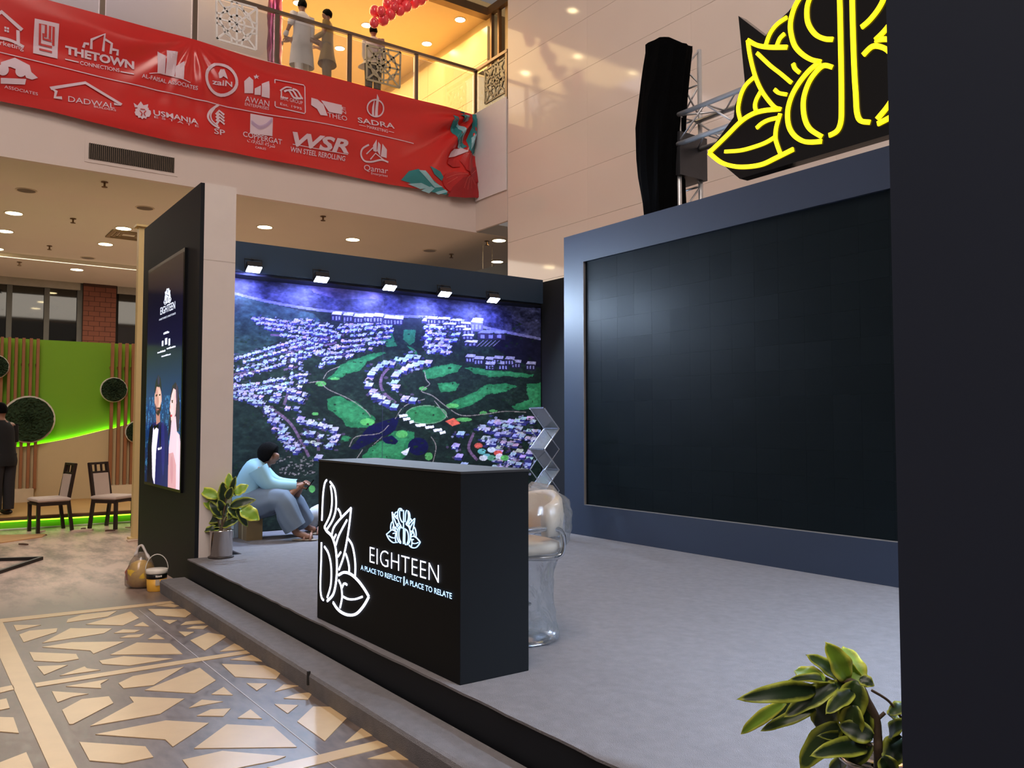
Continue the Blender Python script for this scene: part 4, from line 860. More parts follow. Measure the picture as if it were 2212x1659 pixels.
cR = lambda x, y: (1560 + x / 5.267, 1360 + y / 5.267)
pr = at(1896, 1640, 2.62); pr_pos = Vector((pr.x, pr.y, SG))
plant('potted_plant', 'variegated leafy plant in the right foreground against the dark tower', 2.55, cR,
 [(1420,560,1175,145,270,1),(1530,640,1378,190,330,1),(1330,545,955,288,190,2),(1170,575,820,470,190,1),(1260,600,755,575,130,0),(1060,690,170,795,230,0),(720,830,210,1190,150,1),(1280,620,545,1080,220,0),(1300,640,700,1000,230,0),(1060,900,435,1155,150,2),(1560,560,1730,640,150,0),(1520,580,1395,1060,330,2),(1500,860,1475,1185,270,2),(1310,800,1070,1130,350,0),(1350,1080,885,1590,300,2),(1640,1340,1000,1440,230,0),(1660,1310,1080,1210,170,0),(1720,1220,1320,1080,240,0),(1790,1120,1470,1020,250,0),(2060,1230,1860,1570,300,0),(1900,980,2070,1160,240,0),(1830,1440,1950,1640,220,0),(2080,860,1890,970,160,2),(1640,1400,1200,1640,220,0),(1900,1200,2150,1050,200,0),(1480,700,1180,960,200,0),(1400,620,1000,760,170,2),(1650,900,1560,1260,240,0),(1600,1180,1230,1330,200,2),(1700,1300,1420,1560,210,0),(1560,620,1480,380,160,1)],
 [([(1790,1600),(1775,1400),(1770,1230),(1745,1010),(1640,800),(1560,650),(1330,545)], .013), ([(1745,1030),(1790,1000),(1850,945)], .006), ([(2040,1010),(1980,920),(1880,800),(1700,690)], .004), ([(1700,1330),(1600,1270),(1480,1190)], .003)], pr_pos, .115, .25, .22)
# ---- bucket, bag, metal frame, debris on the hall floor
bk = hz(338, 1275, 0); bu = thing('paint_bucket', (bk.x, bk.y, 0), 'small yellow and black paint bucket with white lid beside the step', 'bucket')
YB_ = mat('bucket_yellow', (232, 172, 62), .4, var=.05); r_ = .092
MB().lathe((bk.x, bk.y, 0), ((r_ * .9, 0), (r_ * .92, .005), (r_, .125))).go('bucket_body', YB_, bu, True)
MB().lathe((bk.x, bk.y, 0), ((r_ * 1.004, .118), (r_ * 1.03, .168), (r_ * 1.0, .168))).go('label_band', mat('label_black', (22, 20, 20), .4), bu, True)
MB().lathe((bk.x, bk.y, 0), ((r_ * 1.06, .165), (r_ * 1.1, .172), (r_ * 1.1, .198), (r_ * 1.03, .205), (.01, .205))).go('lid', mat('lid_white', (236, 226, 214), .4), bu, True)
to = (CAMP - Vector((bk.x, bk.y, 1.6))).normalized(); sd = Vector((-to.y, to.x, 0))
MB().tube([Vector((bk.x, bk.y, .19)) + sd * (r_ * 1.1 * math.cos(t)) + ZZ * (.15 * math.sin(t)) - to * .02 for t in [math.pi * k / 14 for k in range(15)]], .0045, 6).go('handle', mat('handle_white', (230, 224, 214), .4), bu, True)
m_ = MB()
for a0, a1, z0_, z1_ in ((-.1, .0, .138, .156), (.03, .12, .136, .154), (.15, .3, .137, .152), (.33, .5, .138, .154)):
    pts = [Vector((bk.x, bk.y, 0)) + (to * math.cos(a) + sd * math.sin(a)) * (r_ * 1.035) for a in (a0, a1)]; m_.prism([pts[0] + ZZ * z0_, pts[1] + ZZ * z0_, pts[1] + ZZ * z1_, pts[0] + ZZ * z1_], to * .002)
m_.go('label_mark', mat('lid_white', (236, 226, 214), .4), bu)
pts = [Vector((bk.x, bk.y, 0)) + (to * math.cos(a) + sd * math.sin(a)) * (r_ * .985) for a in (-.12, .3)]
MB().prism([pts[0] + ZZ * .06, pts[1] + ZZ * .06, pts[1] + ZZ * .115, pts[0] + ZZ * .115], to * .003).go('picture_patch', mat('patch', (206, 190, 170), .5), bu)
bg = hz(303, 1268, 0); ba = thing('carrier_bag', (bg.x, bg.y, 0), 'translucent plastic bag of yellow scraps leaning at the left tower', 'bag')
BAGM = clear_mat('bag_film', (244, 236, 232), .2, .2, .10, .5)
def blob(name, c, prof, m, k=22, amp=.12, seed=0):
    rg_ = random.Random(seed); ph = [rg_.uniform(0, 6.28) for _ in range(6)]
    rr = [[Vector(c) + Vector((math.cos(a) * r * (1 + amp * math.sin(3 * a + ph[0] + z * 20) + amp * .6 * math.sin(7 * a + ph[1] - z * 31)), math.sin(a) * r * (1 + amp * math.sin(2 * a + ph[2] + z * 17) + amp * .5 * math.sin(5 * a + ph[3])), z)) for a in [2 * math.pi * j / k for j in range(k)]] for r, z in prof]
    return MB().rings(rr).go(name, m, ba, True)
blob('bag_skin', (bg.x, bg.y, 0), ((.10, .002), (.135, .03), (.145, .10), (.13, .19), (.10, .26), (.06, .31), (.02, .34)), BAGM, amp=.06, seed=1)
blob('yellow_scraps', (bg.x, bg.y, 0), ((.09, .01), (.125, .04), (.132, .11), (.12, .18), (.085, .235), (.03, .26)), mat('scrap_yellow', (244, 184, 60), .5, var=.4, vscale=22), amp=.13, seed=2)
blob('red_scraps', (bg.x - .06, bg.y - .07, .04), ((.03, .01), (.05, .04), (.05, .11), (.02, .17)), mat('scrap_red', (176, 74, 60), .5, var=.3, vscale=20), amp=.2, seed=3)
sd2 = RR
MB().tube(crom([Vector((bg.x, bg.y, .30)) - sd2 * .05, Vector((bg.x, bg.y, .38)) - sd2 * .03, Vector((bg.x, bg.y, .405)) + sd2 * .005, Vector((bg.x, bg.y, .37)) + sd2 * .03, Vector((bg.x, bg.y, .27)) + sd2 * .08], 5), [.02] * 3 + [.012] * 15 + [.02] * 3, 6).go('bag_handle', mat('bag_white', (226, 216, 210), .5), ba, True)
mf = thing('metal_frame', hz(60, 1212, 0), 'black square tube frame lying on the floor at the left', 'frame')
BLK = mat('black_tube', (18, 15, 13), .5)
for (xa, ya), (xb, yb) in (((-30, 1209.5), (90, 1205.5)), ((-30, 1245), (90, 1205.5)), ((-30, 1209.5), (-30, 1245))):
    a_, b_ = hz(xa, ya, .018), hz(xb, yb, .018); d = (b_ - a_).normalized(); s = Vector((-d.y, d.x, 0)) * .018
    MB().prism([a_ - s - ZZ * .018, b_ - s - ZZ * .018, b_ + s - ZZ * .018, a_ + s - ZZ * .018], (0, 0, .036)).go('frame_bar', BLK, mf)
ply = MB().prism([hz(x, y, 0.0) for x, y in ((-40, 1158), (100, 1155), (90, 1161), (-40, 1180))], (0, 0, .012)).go('plywood_sheet', mat('plywood', (206, 160, 110), .7, var=.12)); tag(ply, 'tan plywood sheet lying flat near the green platform', 'sheet')
DEB = [mat('scrap_wood', (150, 112, 84), .8, var=.2), mat('scrap_pale', (216, 190, 170), .8), mat('scrap_dark', (96, 70, 56), .8)]
for i, (x, y, l, w, k, lab) in enumerate(((88, 1149, .22, .07, 1, 'pale wood scrap below the left chair'), (96, 1156, .12, .06, 2, 'dark wood chip beside the pale scrap below the left chair'), (52, 1177, .16, .05, 2, 'brown curled scrap on the dusty floor in front of the plywood'), (178, 1147, .3, .1, 1, 'pale plaster scrap between the two dining chairs'), (181, 1143, .12, .07, 2, 'brown chip touching the plaster scrap between the chairs'), (238, 1147, .14, .05, 2, 'dark chip under the right chair'), (283, 1140, .18, .08, 0, 'brown scrap right of the right chair'), (292, 1168, .25, .16, 1, 'crumpled pale carton piece beside the left tower'))):
    c = hz(x, y, 0); a = rnd.uniform(0, 3.1); d = Vector((math.cos(a), math.sin(a), 0)) * l / 2; s = Vector((-d.y, d.x, 0)).normalized() * w / 2
    o = MB().prism([c - d - s, c + d * .8 - s * .6, c + d + s * .3, c + s, c - d * .7 + s], (0, 0, .008 + .014 * rnd.random())).go('wood_scrap', DEB[k]); tag(o, lab, 'scrap', 'debris on the hall floor')
# ================================================================== GREEN PARTITION AND CHAIRS
XG = -17.5; XP = -14.64
gw = thing('green_partition', (XG, 2, 0), 'lime green display wall with wooden slats and a wavy cream lower panel', 'partition')
GRN = mat('lime_paint', (122, 174, 22), .55, var=.05, vscale=1); CRM = mat('cream_panel', (206, 184, 140), .6, var=.04); WOOD = mat('slat_wood', (156, 102, 62), .6, var=.14, vscale=5)
zt = hx(150, 737, XG).z; y0g, y1g = -3.0, hx(330, 900, XG).y + .6; zp = .20
box('upper_panel', (XG - .1, y0g, 0), (XG, y1g, zt), GRN, gw)
curve = [(-120, 955), (-60, 962), (0, 965), (45, 965), (76, 960.5), (108, 955), (145, 948), (181, 939.7), (210, 932.5), (231, 927.4), (246, 925), (262, 920), (275, 917), (289, 912.5), (320, 903), (350, 895)]
cp = crom([hx(x, y, XG + .10) for x, y in curve], 4)
MB().prism([Vector((XG + .10, p.y, p.z)) for p in cp] + [Vector((XG + .10, cp[-1].y, zp)), Vector((XG + .10, cp[0].y, zp))], (-.05, 0, 0)).go('lower_panel', CRM, gw)
GE = mat('green_led', (180, 255, 90), .4, emit=(160, 255, 60), es=15)
MB().tube([Vector((XG + .034, p.y, p.z - .012)) for p in cp], .013, 6).go('led_strip', GE, gw)
for px in (-14, 2, 18, 33, 49, 65, 80, 242, 258, 273, 287, 301, 315):
    ya, yb = hx(px - 3.2, 850, XG + .2).y, hx(px + 3.2, 850, XG + .2).y; zb = hx(px, 1056 if px < 150 else 1048, XG + .2).z
    box('slat', (XG + .12, ya, zb), (XG + .2, yb, zt - .0), WOOD, gw); box('slat_batten', (XG, (ya + yb) / 2 - .02, zt - .5), (XG + .12, (ya + yb) / 2 + .02, zt - .45), WOOD, gw)
for a, b in ((-20, 72), (228, 330)):
    ya, yb = hx(a, 1060, XG + .3).y, hx(b, 1060, XG + .3).y; box('plinth', (XG + .1, ya, zp), (XG + .34, yb, hx(40, 1057, XG + .34).z), mat('plinth_cream', (222, 204, 170), .6), gw)
gp = thing('booth_platform', (XP, 2, 0), 'low tan platform with green glowing edge in front of the lime wall', 'platform')
box('deck', (XG, y0g, zp - .035), (XP, y1g, zp), mat('deck_tan', (190, 148, 86), .5, var=.08, vscale=3), gp)
box('edge_board', (XP - .05, y0g, zp - .06), (XP + .01, y1g, zp - .012), mat('edge_brown', (96, 70, 50), .6), gp)
box('skirt', (XP - .16, y0g, 0), (XP - .12, y1g, zp - .06), mat('skirt_lime', (146, 196, 66), .5), gp)
MB().tube([(XP - .06, y0g, zp - .075), (XP - .06, y1g, zp - .075)], .012, 6).go('led_strip', mat('green_led_low', (180, 255, 90), .4, emit=(150, 255, 40), es=4), gp)
MB().tube([(XP - .02, y0g, .012), (XP - .02, y1g, .012)], .012, 6).go('base_trim', mat('trim_white', (230, 236, 210), .5), gp)
MOSS = mat('moss', (40, 62, 34), .95, var=.4, vscale=30, bump=.8, bscale=60); RIM = mat('rim_white', (224, 214, 196), .6)
for px, py, r_px, lab in ((62, 906, 51, 'largest round moss panel with white rim behind the man in black'), (246, 842, 27, 'round moss panel high on the right group of slats'), (-10, 792, 26, 'round moss panel cut off at the left edge'), (296, 933, 24, 'small low moss panel half hidden by the left tower')):
    c = hx(px, py, XG + .24); rv = r_px * (c - CAMP).dot(FW) / FPX
    t = thing('moss_disc', c, lab, 'wall panel', 'round moss panels'); k = 32
    MB().prism([Vector((XG + .2, c.y + rv * math.cos(a), c.z + rv * math.sin(a))) for a in [2 * math.pi * j / k for j in range(k)]], (.05, 0, 0)).go('rim', RIM, t)
    m_ = MB(); rr = []
    for i, f in enumerate([.93, .92] + [.9 - .058 * q for q in range(15)] + [.03]): rr.append([Vector((XG + .25 + (.0 if i == 0 else .02 + rnd.uniform(0, .05)), c.y + rv * (f + rnd.uniform(-.02, .02)) * math.cos(a), c.z + rv * (f + rnd.uniform(-.02, .02)) * math.sin(a))) for a in [2 * math.pi * (j + .5 * (i % 2)) / 60 for j in range(60)]])
    m_.rings(rr).go('moss', MOSS, t)
# dining chairs
DWD = mat('dark_wood', (42, 26, 20), .45, var=.15, vscale=8); UPH = mat('pale_fabric', (206, 188, 176), .8, var=.06)
def chair(c, fwd, label):
    t = thing('dining_chair', c, label, 'chair', 'dining chairs by the green platform'); f = Vector(fwd).normalized(); s = Vector((-f.y, f.x, 0)); c = Vector(c)
    Q = lambda a, b, z: c + f * a + s * b + ZZ * z
    def bar(name, p, q, w, d, m):
        ax = (q - p).normalized(); u = ax.cross(s).normalized(); v = ax.cross(u).normalized()
        MB().prism([p + u * w / 2 * i + v * d / 2 * j for i, j in ((-1, -1), (1, -1), (1, 1), (-1, 1))], q - p).go(name, m, t)
    for b in (-.19, .19): bar('leg', Q(.20, b, 0), Q(.20, b, .43), .045, .045, DWD)
    for b in (-.18, .18): bar('leg', Q(-.27, b, 0), Q(-.21, b, .45), .045, .042, DWD)
    for b in (-.18, .18): bar('back_post', Q(-.21, b, .45), Q(-.30, b, 1.0), .042, .042, DWD)
    bar('apron', Q(.2, -.2, .42), Q(.2, .2, .42), .03, .06, DWD); bar('apron', Q(-.2, -.2, .42), Q(-.2, .2, .42), .03, .06, DWD)
    for b in (-.195, .195): bar('apron', Q(-.2, b, .42), Q(.2, b, .42), .06, .03, DWD)
    rr = [[Q(i * hw, j * hw, z) for i, j in ((-1, -1), (1, -1), (1, 1), (-1, 1))] for hw, z in ((.21, .445), (.23, .465), (.225, .49), (.19, .505))]
    MB().rings(rr).go('seat', UPH, t)
    bar('top_rail', Q(-.298, -.19, .985), Q(-.298, .19, .985), .035, .035, DWD); bar('cross_rail', Q(-.278, -.18, .85), Q(-.278, .18, .85), .03, .03, DWD)
    for b in (-.06, .06): bar('slat', Q(-.28, b, .85), Q(-.296, b, .985), .02, .03, DWD)
    m_ = MB(); m_.prism([Q(-.225, -.158, .50), Q(-.225, .158, .50), Q(-.272, .158, .835), Q(-.272, -.158, .835)], f * .03); m_.go('back_pad', UPH, t)
    return t
ca_ = hz(104, 1147, 0); cb_ = hz(244, 1139.5, 0)
vw = lambda c: (Vector((c.x, c.y, 0))).normalized()
def dirn(c, right, away): v = vw(c); r = Vector((v.y, -v.x, 0)); return r * right + v * away
chair(ca_, dirn(ca_, -.93, -.30), 'dark dining chair with pale seat facing left, nearest the man in black')
chair(cb_, dirn(cb_, .75, -.62), 'dark dining chair with pale seat turned to the right, beside the black tower')
# ================================================================== CEILING FITTINGS
LT = mat('lamp_warm', (255, 240, 205), .4, emit=(255, 230, 172), es=26); TRIM = mat('trim_ring', (210, 196, 170), .5)
def downlight(px, py, z, label, r=.18, power=38, col=(1, .86, .66), lit=True, name='downlight', pos=None):
    c = pos or hz(px, py, z); t = thing(name, (c.x, c.y, z), label, 'ceiling lamp', 'ceiling downlights')
    MB().lathe((c.x, c.y, z), ((r * .86, -.012), (r, -.012), (r * 1.02, -.001))).go('ring', TRIM, t)
    MB().lathe((c.x, c.y, z), ((.01, -.0125), (r * .86, -.0125), (r * .8, -.006)), cap=True).go('lens', LT if lit else mat('lens_off', (110, 96, 78), .4), t)
    if lit and power: spot(t, 'lamp', (c.x, c.y, z - .05), (c.x, c.y, 0), power, col, 2.5, .8, .08)
    return t
zs_ = ZC - .12
for i, (x, y, z, lab) in enumerate(((30, 460, ZC, 'lit downlight nearest the left edge under the gallery, upper of two'), (11, 499, ZC, 'lit downlight nearest the left edge under the gallery, lower of two'), (267, 493, ZC, 'lit downlight just left of the black tower top'), (228, 527, ZC, 'lit downlight below and left of the one at the tower top'), (166, 582, zs_, 'lit downlight low over the dark window'), (572, 490, ZC, 'lit downlight right of the white tower side'), (762, 517, ZC, 'lit downlight above the middle of the mural beam'), (1078, 519, ZC, 'upper lit downlight beside the clad wall corner'), (1074, 565, ZC, 'lower lit downlight beside the clad wall corner'), (-8, 537, ZC, 'lit downlight cut by the left edge'))):
    downlight(x, y, z, lab)
for x, y, z, lab in ((57, 411, ZC, 'unlit downlight far left below the air grille'), (313, 449, ZC, 'unlit downlight just above the black tower'), (190, 557, ZC, 'unlit downlight left of the black tower, lowest'), (928, 541, ZC, 'unlit downlight over the right half of the mural')): downlight(x, y, z, lab, lit=False)
SPR = mat('sprinkler_brass', (120, 92, 60), .4, .6)
for x, y, lab in ((226, 393, 'ceiling sprinkler below the air grille'), (158, 472, 'ceiling sprinkler between the left downlights'), (107, 531, 'ceiling sprinkler low at the left'), (42, 566, 'ceiling sprinkler over the left window'), (698, 467, 'ceiling sprinkler above the mural beam'), (975, 549, 'ceiling sprinkler over the right part of the mural'), (1052, 521, 'ceiling sprinkler beside the clad wall corner')):
    c = hz(x, y, ZC if y < 560 else zs_); z = c.z; t = thing('sprinkler', (c.x, c.y, z), lab, 'sprinkler', 'ceiling sprinklers')
    MB().lathe((c.x, c.y, z), ((.06, -.001), (.06, -.012), (.02, -.016))).go('flange', SPR, t); MB().lathe((c.x, c.y, z), ((.018, -.01), (.018, -.09))).go('stem', SPR, t); MB().lathe((c.x, c.y, z), ((.05, -.09), (.05, -.1))).go('deflector', SPR, t)
ad0 = [hz(x, y, ZC) for x, y in ((245, 509), (256, 502), (305, 505), (305, 516))]
av = thing('air_diffuser', ad0[0], 'square air diffuser in the ceiling behind the black tower', 'vent')
cx = sum(p.x for p in ad0) / 4; cy = sum(p.y for p in ad0) / 4
for k, (a, b) in enumerate(((.42, .34), (.30, .24), (.2, .14))):
    for i in range(4):
        dx_, dy_ = ((1, 0), (0, 1), (-1, 0), (0, -1))[i]; m_ = MB()
        if dx_: m_.box((cx + min(dx_ * a, dx_ * b), cy - a, ZC - .03 + .006 * k), (cx + max(dx_ * a, dx_ * b), cy + a, ZC - .001))
        else: m_.box((cx - b, cy + min(dy_ * a, dy_ * b), ZC - .03 + .006 * k), (cx + b, cy + max(dy_ * a, dy_ * b), ZC - .001))
        m_.go('louvre', mat('vent_brown', (140, 118, 88), .6), av)
g0, g1 = hx(192, 308, XF), hx(376, 375, XF); gz1, gz0 = hx(192, 309, XF).z, hx(376, 374, XF).z
ag = thing('air_grille', (XF, g0.y, gz0), 'long dark slotted air grille in the pale fascia below the banner', 'vent')
box('frame', (XF, g0.y - .06, gz0 - .06), (XF + .012, g1.y + .06, gz1 + .06), FASC, ag); box('recess', (XF + .012, g0.y, gz0), (XF + .014, g1.y, gz1), mat('recess_dark', (28, 22, 18), .8), ag)
ns = 44
sm_ = MB().box((0, 0, 0), (.02, (g1.y - g0.y) / ns * .42, gz1 - gz0)); sme = bpy.data.meshes.new('fin'); sme.from_pydata([tuple(v) for v in sm_.v], [], sm_.f); sme.materials.append(mat('fin_grey', (104, 88, 74), .5, .3))
for i in range(ns): o = link(bpy.data.objects.new('fin', sme), ag); o.location = Vector((XF + .013, g0.y + (g1.y - g0.y) * (i + .3) / ns, gz0)) - ag.location
# hanging rods by the corner
hr_ = thing('hanging_rods', hz(1043, 524, ZC), 'pair of thin rods hanging from the ceiling beside the clad wall', 'rods')
for x, y in ((1043, 524), (1063, 530)):
    p = hz(x, y, ZC); MB().tube([p, Vector((p.x, p.y, 3.6))], .006, 6).go('rod', mat('rod', (150, 140, 122), .5), hr_)
# gallery ceiling lamps: the ones in view, and those mirrored in the polished wall
for x, y, lab in ((994, 42, 'gallery downlight nearest the bronze frame'), (922, 94, 'gallery downlight over the long blank glass pane'), (792, 54, 'gallery downlight beside the red balloons'), (734, 104, 'gallery downlight behind the man in olive'), (645, 6, 'gallery downlight above the man in grey white'), (820, 22, 'gallery downlight hidden behind the balloons')):
    downlight(x, y, ZUC, lab, .14, 30, (1, .72, .34))
for i, (x, y) in enumerate(((1237, 22), (1248, 121), (1284, 196), (1221, 265), (1367, 157))):
    d = ray(x, y); k = (ZUC - 1.6) / d.z; v = CAMP + d * k
    if v.y > YW: downlight(0, 0, ZUC, ords[i] + ' gallery downlight mirrored in the clad wall', .13, 0, pos=Vector((v.x, 2 * YW - v.y, ZUC)))
# ================================================================== RAILING
SS = mat('brushed_steel', (118, 102, 90), .35, .7)
rl = thing('glass_railing', (XF, 3, ZU), 'glass balustrade with steel posts along the upper gallery', 'railing')
XRL = XF - .08
ys = sorted([hx(px, 150, XRL).y for px in (218, 419, 597, 755, 899, 1027)]); dy0 = ys[1] - ys[0]; ys = [ys[0] - dy0, ys[0] - 2 * dy0] [::-1] + ys
zr = ZU + 1.06; GL = clear_mat('railing_glass', (244, 246, 246), .2, .02)
for y in ys: box('post', (XRL - .025, y - .04, ZU), (XRL + .025, y + .04, zr - .03), SS, rl)
for a, b in zip(ys[:-1], ys[1:]): box('glass_pane', (XRL - .006, a + .06, ZU + .06), (XRL + .006, b - .06, zr - .1), GL, rl)
box('handrail', (XRL - .035, ys[0], zr - .03), (XRL + .035, ys[-1] + .04, zr + .035), SS, rl)
yr = ys[-1]; box('handrail', (XRL, yr - .035, zr - .03), (-14.42, yr + .035, zr + .035), SS, rl)
box('glass_pane', (XRL + .08, yr - .006, ZU + .06), (-14.5, yr + .006, zr - .1), GL, rl); box('post', (-14.5, yr - .025, ZU), (-14.43, yr + .025, zr), SS, rl)
LAT = mat('lattice_white', (240, 236, 234), .5); LAT2 = mat('lattice_grey', (176, 164, 136), .5)
def lattice(corners, label, m, n):
    p = [Vector(c) for c in corners]; t = thing('lattice_screen', p[0], label, 'screen', 'pierced squares on the railing')   # corners: tl,tr,br,bl
    F = lambda u, v: (p[0] * (1 - u) + p[1] * u) * (1 - v) + (p[3] * (1 - u) + p[2] * u) * v
    w = (p[1] - p[0]).length * .05; S_ = []
    S_ += [([(0, 0), (1, 0)], 0), ([(1, 0), (1, 1)], 0), ([(1, 1), (0, 1)], 0), ([(0, 1), (0, 0)], 0)]
    S_ += [([(.5, 0), (.5, 1)], 0), ([(0, .5), (1, .5)], 0), ([(0, 0), (1, 1)], 0), ([(1, 0), (0, 1)], 0)]
    ring = lambda r, k, o=0: [(.5 + r * math.cos(2 * math.pi * i / k + o), .5 + r * math.sin(2 * math.pi * i / k + o)) for i in range(k + 1)]
    S_ += [(ring(.2, 8, math.pi / 8), 0), (ring(.42, 8, 0), 0)]
    for cx_, cy_ in ((0, 0), (1, 0), (1, 1), (0, 1)): S_.append(([(cx_ + .38 * math.cos(a) * (1 if cx_ == 0 else -1), cy_ + .38 * math.sin(a) * (1 if cy_ == 0 else -1)) for a in [math.pi / 2 * i / 5 for i in range(6)]], 0))
    for l, _ in S_: ribbon(MB(), [F(u, v) for u, v in l], w, n, .012, False).go('strip', m, t)
    return t
nx_ = Vector((1, 0, 0)); XS_ = XRL + .02
lattice([hx(467, -6, XS_), hx(555, 18, XS_), hx(553, 108, XS_), hx(468, 84, XS_)], 'white pierced screen on the glass above the red banner', LAT, nx_)
lattice([hx(792, 98, XS_), hx(865, 113, XS_), hx(863, 190, XS_), hx(792, 171, XS_)], 'grey pierced screen in front of the third man on the gallery', LAT2, nx_)
lattice([hy(1048, 152, yr - .012), hy(1092, 124, yr - .012), hy(1092, 198, yr - .012), hy(1048, 224, yr - .012)], 'grey pierced screen on the short railing by the clad wall', LAT2, Vector((0, -1, 0)))
# purple shiny column
pc = hx(594, 60, -17.0); m_ = MB(); rr = []
for k in range(16): rr.append([Vector((pc.x + math.cos(a) * (.15 + .02 * math.sin(k * 2.1 + a * 3)), pc.y + math.sin(a) * (.15 + .02 * math.sin(k * 1.7 + 4 * a)), ZU + (ZUC - ZU) * k / 15)) for a in [2 * math.pi * j / 20 for j in range(20)]])
pcl = m_.rings(rr).go('foil_column', mat('magenta_foil', (126, 52, 84), .22, .7, var=.35, vscale=12), None, True); tag(pcl, 'column wrapped in shiny magenta foil on the gallery', 'column')
# balloon garland
bl = thing('balloon_garland', hx(840, 40, XF + .05), 'garland of glossy red balloons hanging over the gallery rail', 'balloons')
RB = mat('red_balloon', (246, 74, 84), .18, var=.06, vscale=3, coat=.4)
for x, y, r in ((1065, 95, 46), (1060, 195, 42), (1138, 165, 52), (1120, 95, 40), (1180, 35, 52), (1195, 120, 50), (1255, 15, 50), (1280, 90, 44), (1335, 55, 46), (1400, 20, 50), (1455, -5, 48), (1500, -40, 44), (1330, -20, 46), (1230, 60, 40)):
    c = hx(540 + x / 3.95, y / 3.95, XF + .05 + rnd.uniform(-.12, .12)); q = r / 3.95 * (c - CAMP).dot(FW) / FPX
    MB().ball(c, q, q, q * 1.08).go('balloon', RB, bl, True)
MB().tube([hx(540 + x / 3.95, y / 3.95, XF + .05) for x, y in ((1065, 150), (1190, 80), (1330, 30), (1500, -60), (1900, -260))], .01, 5).go('string', RB, bl)
# ================================================================== BANNER
XBN = XF + .07
def bdisp(y, z):
    # folds fanning out from the two ties, plus sagging waves
    d = 0.0
    for (tx, ty, amp) in ((415, 88, .03), (1026, 252, .12)):
        t = TIE[(tx, ty)]; ry, rz = y - t[0], z - t[1]; r = math.hypot(ry, rz); a = math.atan2(rz, ry)
        d += amp * math.sin(a * 13) * math.exp(-(r / 1.6) ** 2) * min(1, r / .5)
    d += .045 * math.sin(z * 4.4 + y * .9) + .012 * math.sin(z * 8.0 - y * 1.3 + 1) + .01 * math.sin(y * 2.2)
    return d
TIE = {k: (hx(*k, XBN).y, hx(*k, XBN).z) for k in ((415, 88), (1026, 252))}
topl = [(-160, -66), (0, -22), (89, 1), (220, 36), (330, 66), (415, 88), (480, 108), (560, 132), (700, 166), (860, 209), (960, 233), (1016, 250)]
botl = [(-160, 185), (0, 221), (100, 242), (192, 266), (300, 293), (380, 312), (480, 329), (560, 345), (690, 369), (818, 395), (930, 414), (1031, 430)]
tp_ = crom([hx(x, y, XBN) for x, y in topl], 6); bt_ = crom([hx(x, y, XBN) for x, y in botl], 6)
ty = [p.y for p in tp_]; tz = [p.z for p in tp_]; by = [p.y for p in bt_]; bz = [p.z for p in bt_]
NU, NV = 320, 60; ya, yb_t, yb_b = ty[0], ty[-1], by[-1]
v, f = [], []
for i in range(NU + 1):
    for j in range(NV + 1):
        u = i / NU; w = j / NV; yT = ya + (yb_t - ya) * u; yB = ya + (yb_b - ya) * u
        zT = float(np.interp(yT, ty, tz)); zB = float(np.interp(yB, by, bz)); y = yT * w + yB * (1 - w); z = zB * (1 - w) + zT * w
        v.append((XBN + .08 + bdisp(y, z) * min(1, (1 - w) * 6 + .15), y, z))
for i in range(NU):
    for j in range(NV): k = i * (NV + 1) + j; f.append((k, k + NV + 1, k + NV + 2, k + 1))
bn = thing('red_banner', (XBN, 5, 7), 'long glossy red sponsor banner with white logos sagging along the gallery edge', 'banner')
RED = mat('red_vinyl', (206, 44, 40), .24, var=.05, vscale=2, spec=.5)
vs = mesh_obj('vinyl_sheet', v, f, RED, bn, True)
INK = mat('white_ink', (222, 196, 208), .45, var=.05); INKR = mat('red_ink', (196, 42, 40), .45); TEAL = mat('teal_ink', (48, 134, 140), .45); PALE = mat('pale_blue_ink', (150, 196, 208), .45); CRI = mat('crimson_ink', (186, 36, 38), .4); ROSE = mat('rose_ink', (214, 92, 84), .4)
def onb(p, lift=.02): return Vector((XBN + .08 + bdisp(p.y, p.z) + lift, p.y, p.z))
def bt(mb, body, x0, y0, x1, y1, cap, **kw):
    a_, b_ = hx(x0, y0, XBN), hx(x1, y1, XBN); up = hx(x0, y0 - cap, XBN) - a_
    text3(mb, body, a_, b_, up, fn=onb, **kw)
def bpoly(mb, pts, lift=.02):
    bm = bmesh.new(); bm.faces.new([bm.verts.new(hx(x, y, XBN)) for x, y in pts]); bmesh.ops.triangulate(bm, faces=bm.faces[:])
    bmesh.ops.subdivide_edges(bm, edges=bm.edges[:], cuts=3, use_grid_fill=True); bm.verts.index_update()
    mb.add([onb(q.co, lift) for q in bm.verts], [tuple(v_.index for v_ in f_.verts) for f_ in bm.faces]); bm.free()
def bline(mb, pts, w, lift=.022, sm=True):
    p = [hx(x, y, XBN) for x, y in pts]; p = crom(p, 5) if sm else p; s = []
    for i in range(len(p)):
        d = (p[min(i + 1, len(p) - 1)] - p[max(i - 1, 0)]).normalized(); q = Vector((0, -d.z, d.y)) * (w / 2 * 18.0 / FPX); s.append((p[i] + q, p[i] - q))
    for (a, b), (c, d) in zip(s[:-1], s[1:]): mb.add([onb(a, lift), onb(b, lift), onb(d, lift), onb(c, lift)], [(0, 1, 2, 3)])
def circ(cx, cy, r, k=28, sl=.0): return [(cx + r * math.cos(2 * math.pi * i / k), cy + r * math.sin(2 * math.pi * i / k) + sl * r * math.cos(2 * math.pi * i / k)) for i in range(k + 1)]
k1 = lambda l: [(x / 3.95, y / 3.95) for x, y in l]
k2 = lambda l: [(540 + x / 3.95, y / 3.95) for x, y in l]
def logo(name, fn_, m=INK):
    mb = MB(); fn_(mb); return mb.go(name, m, vs)
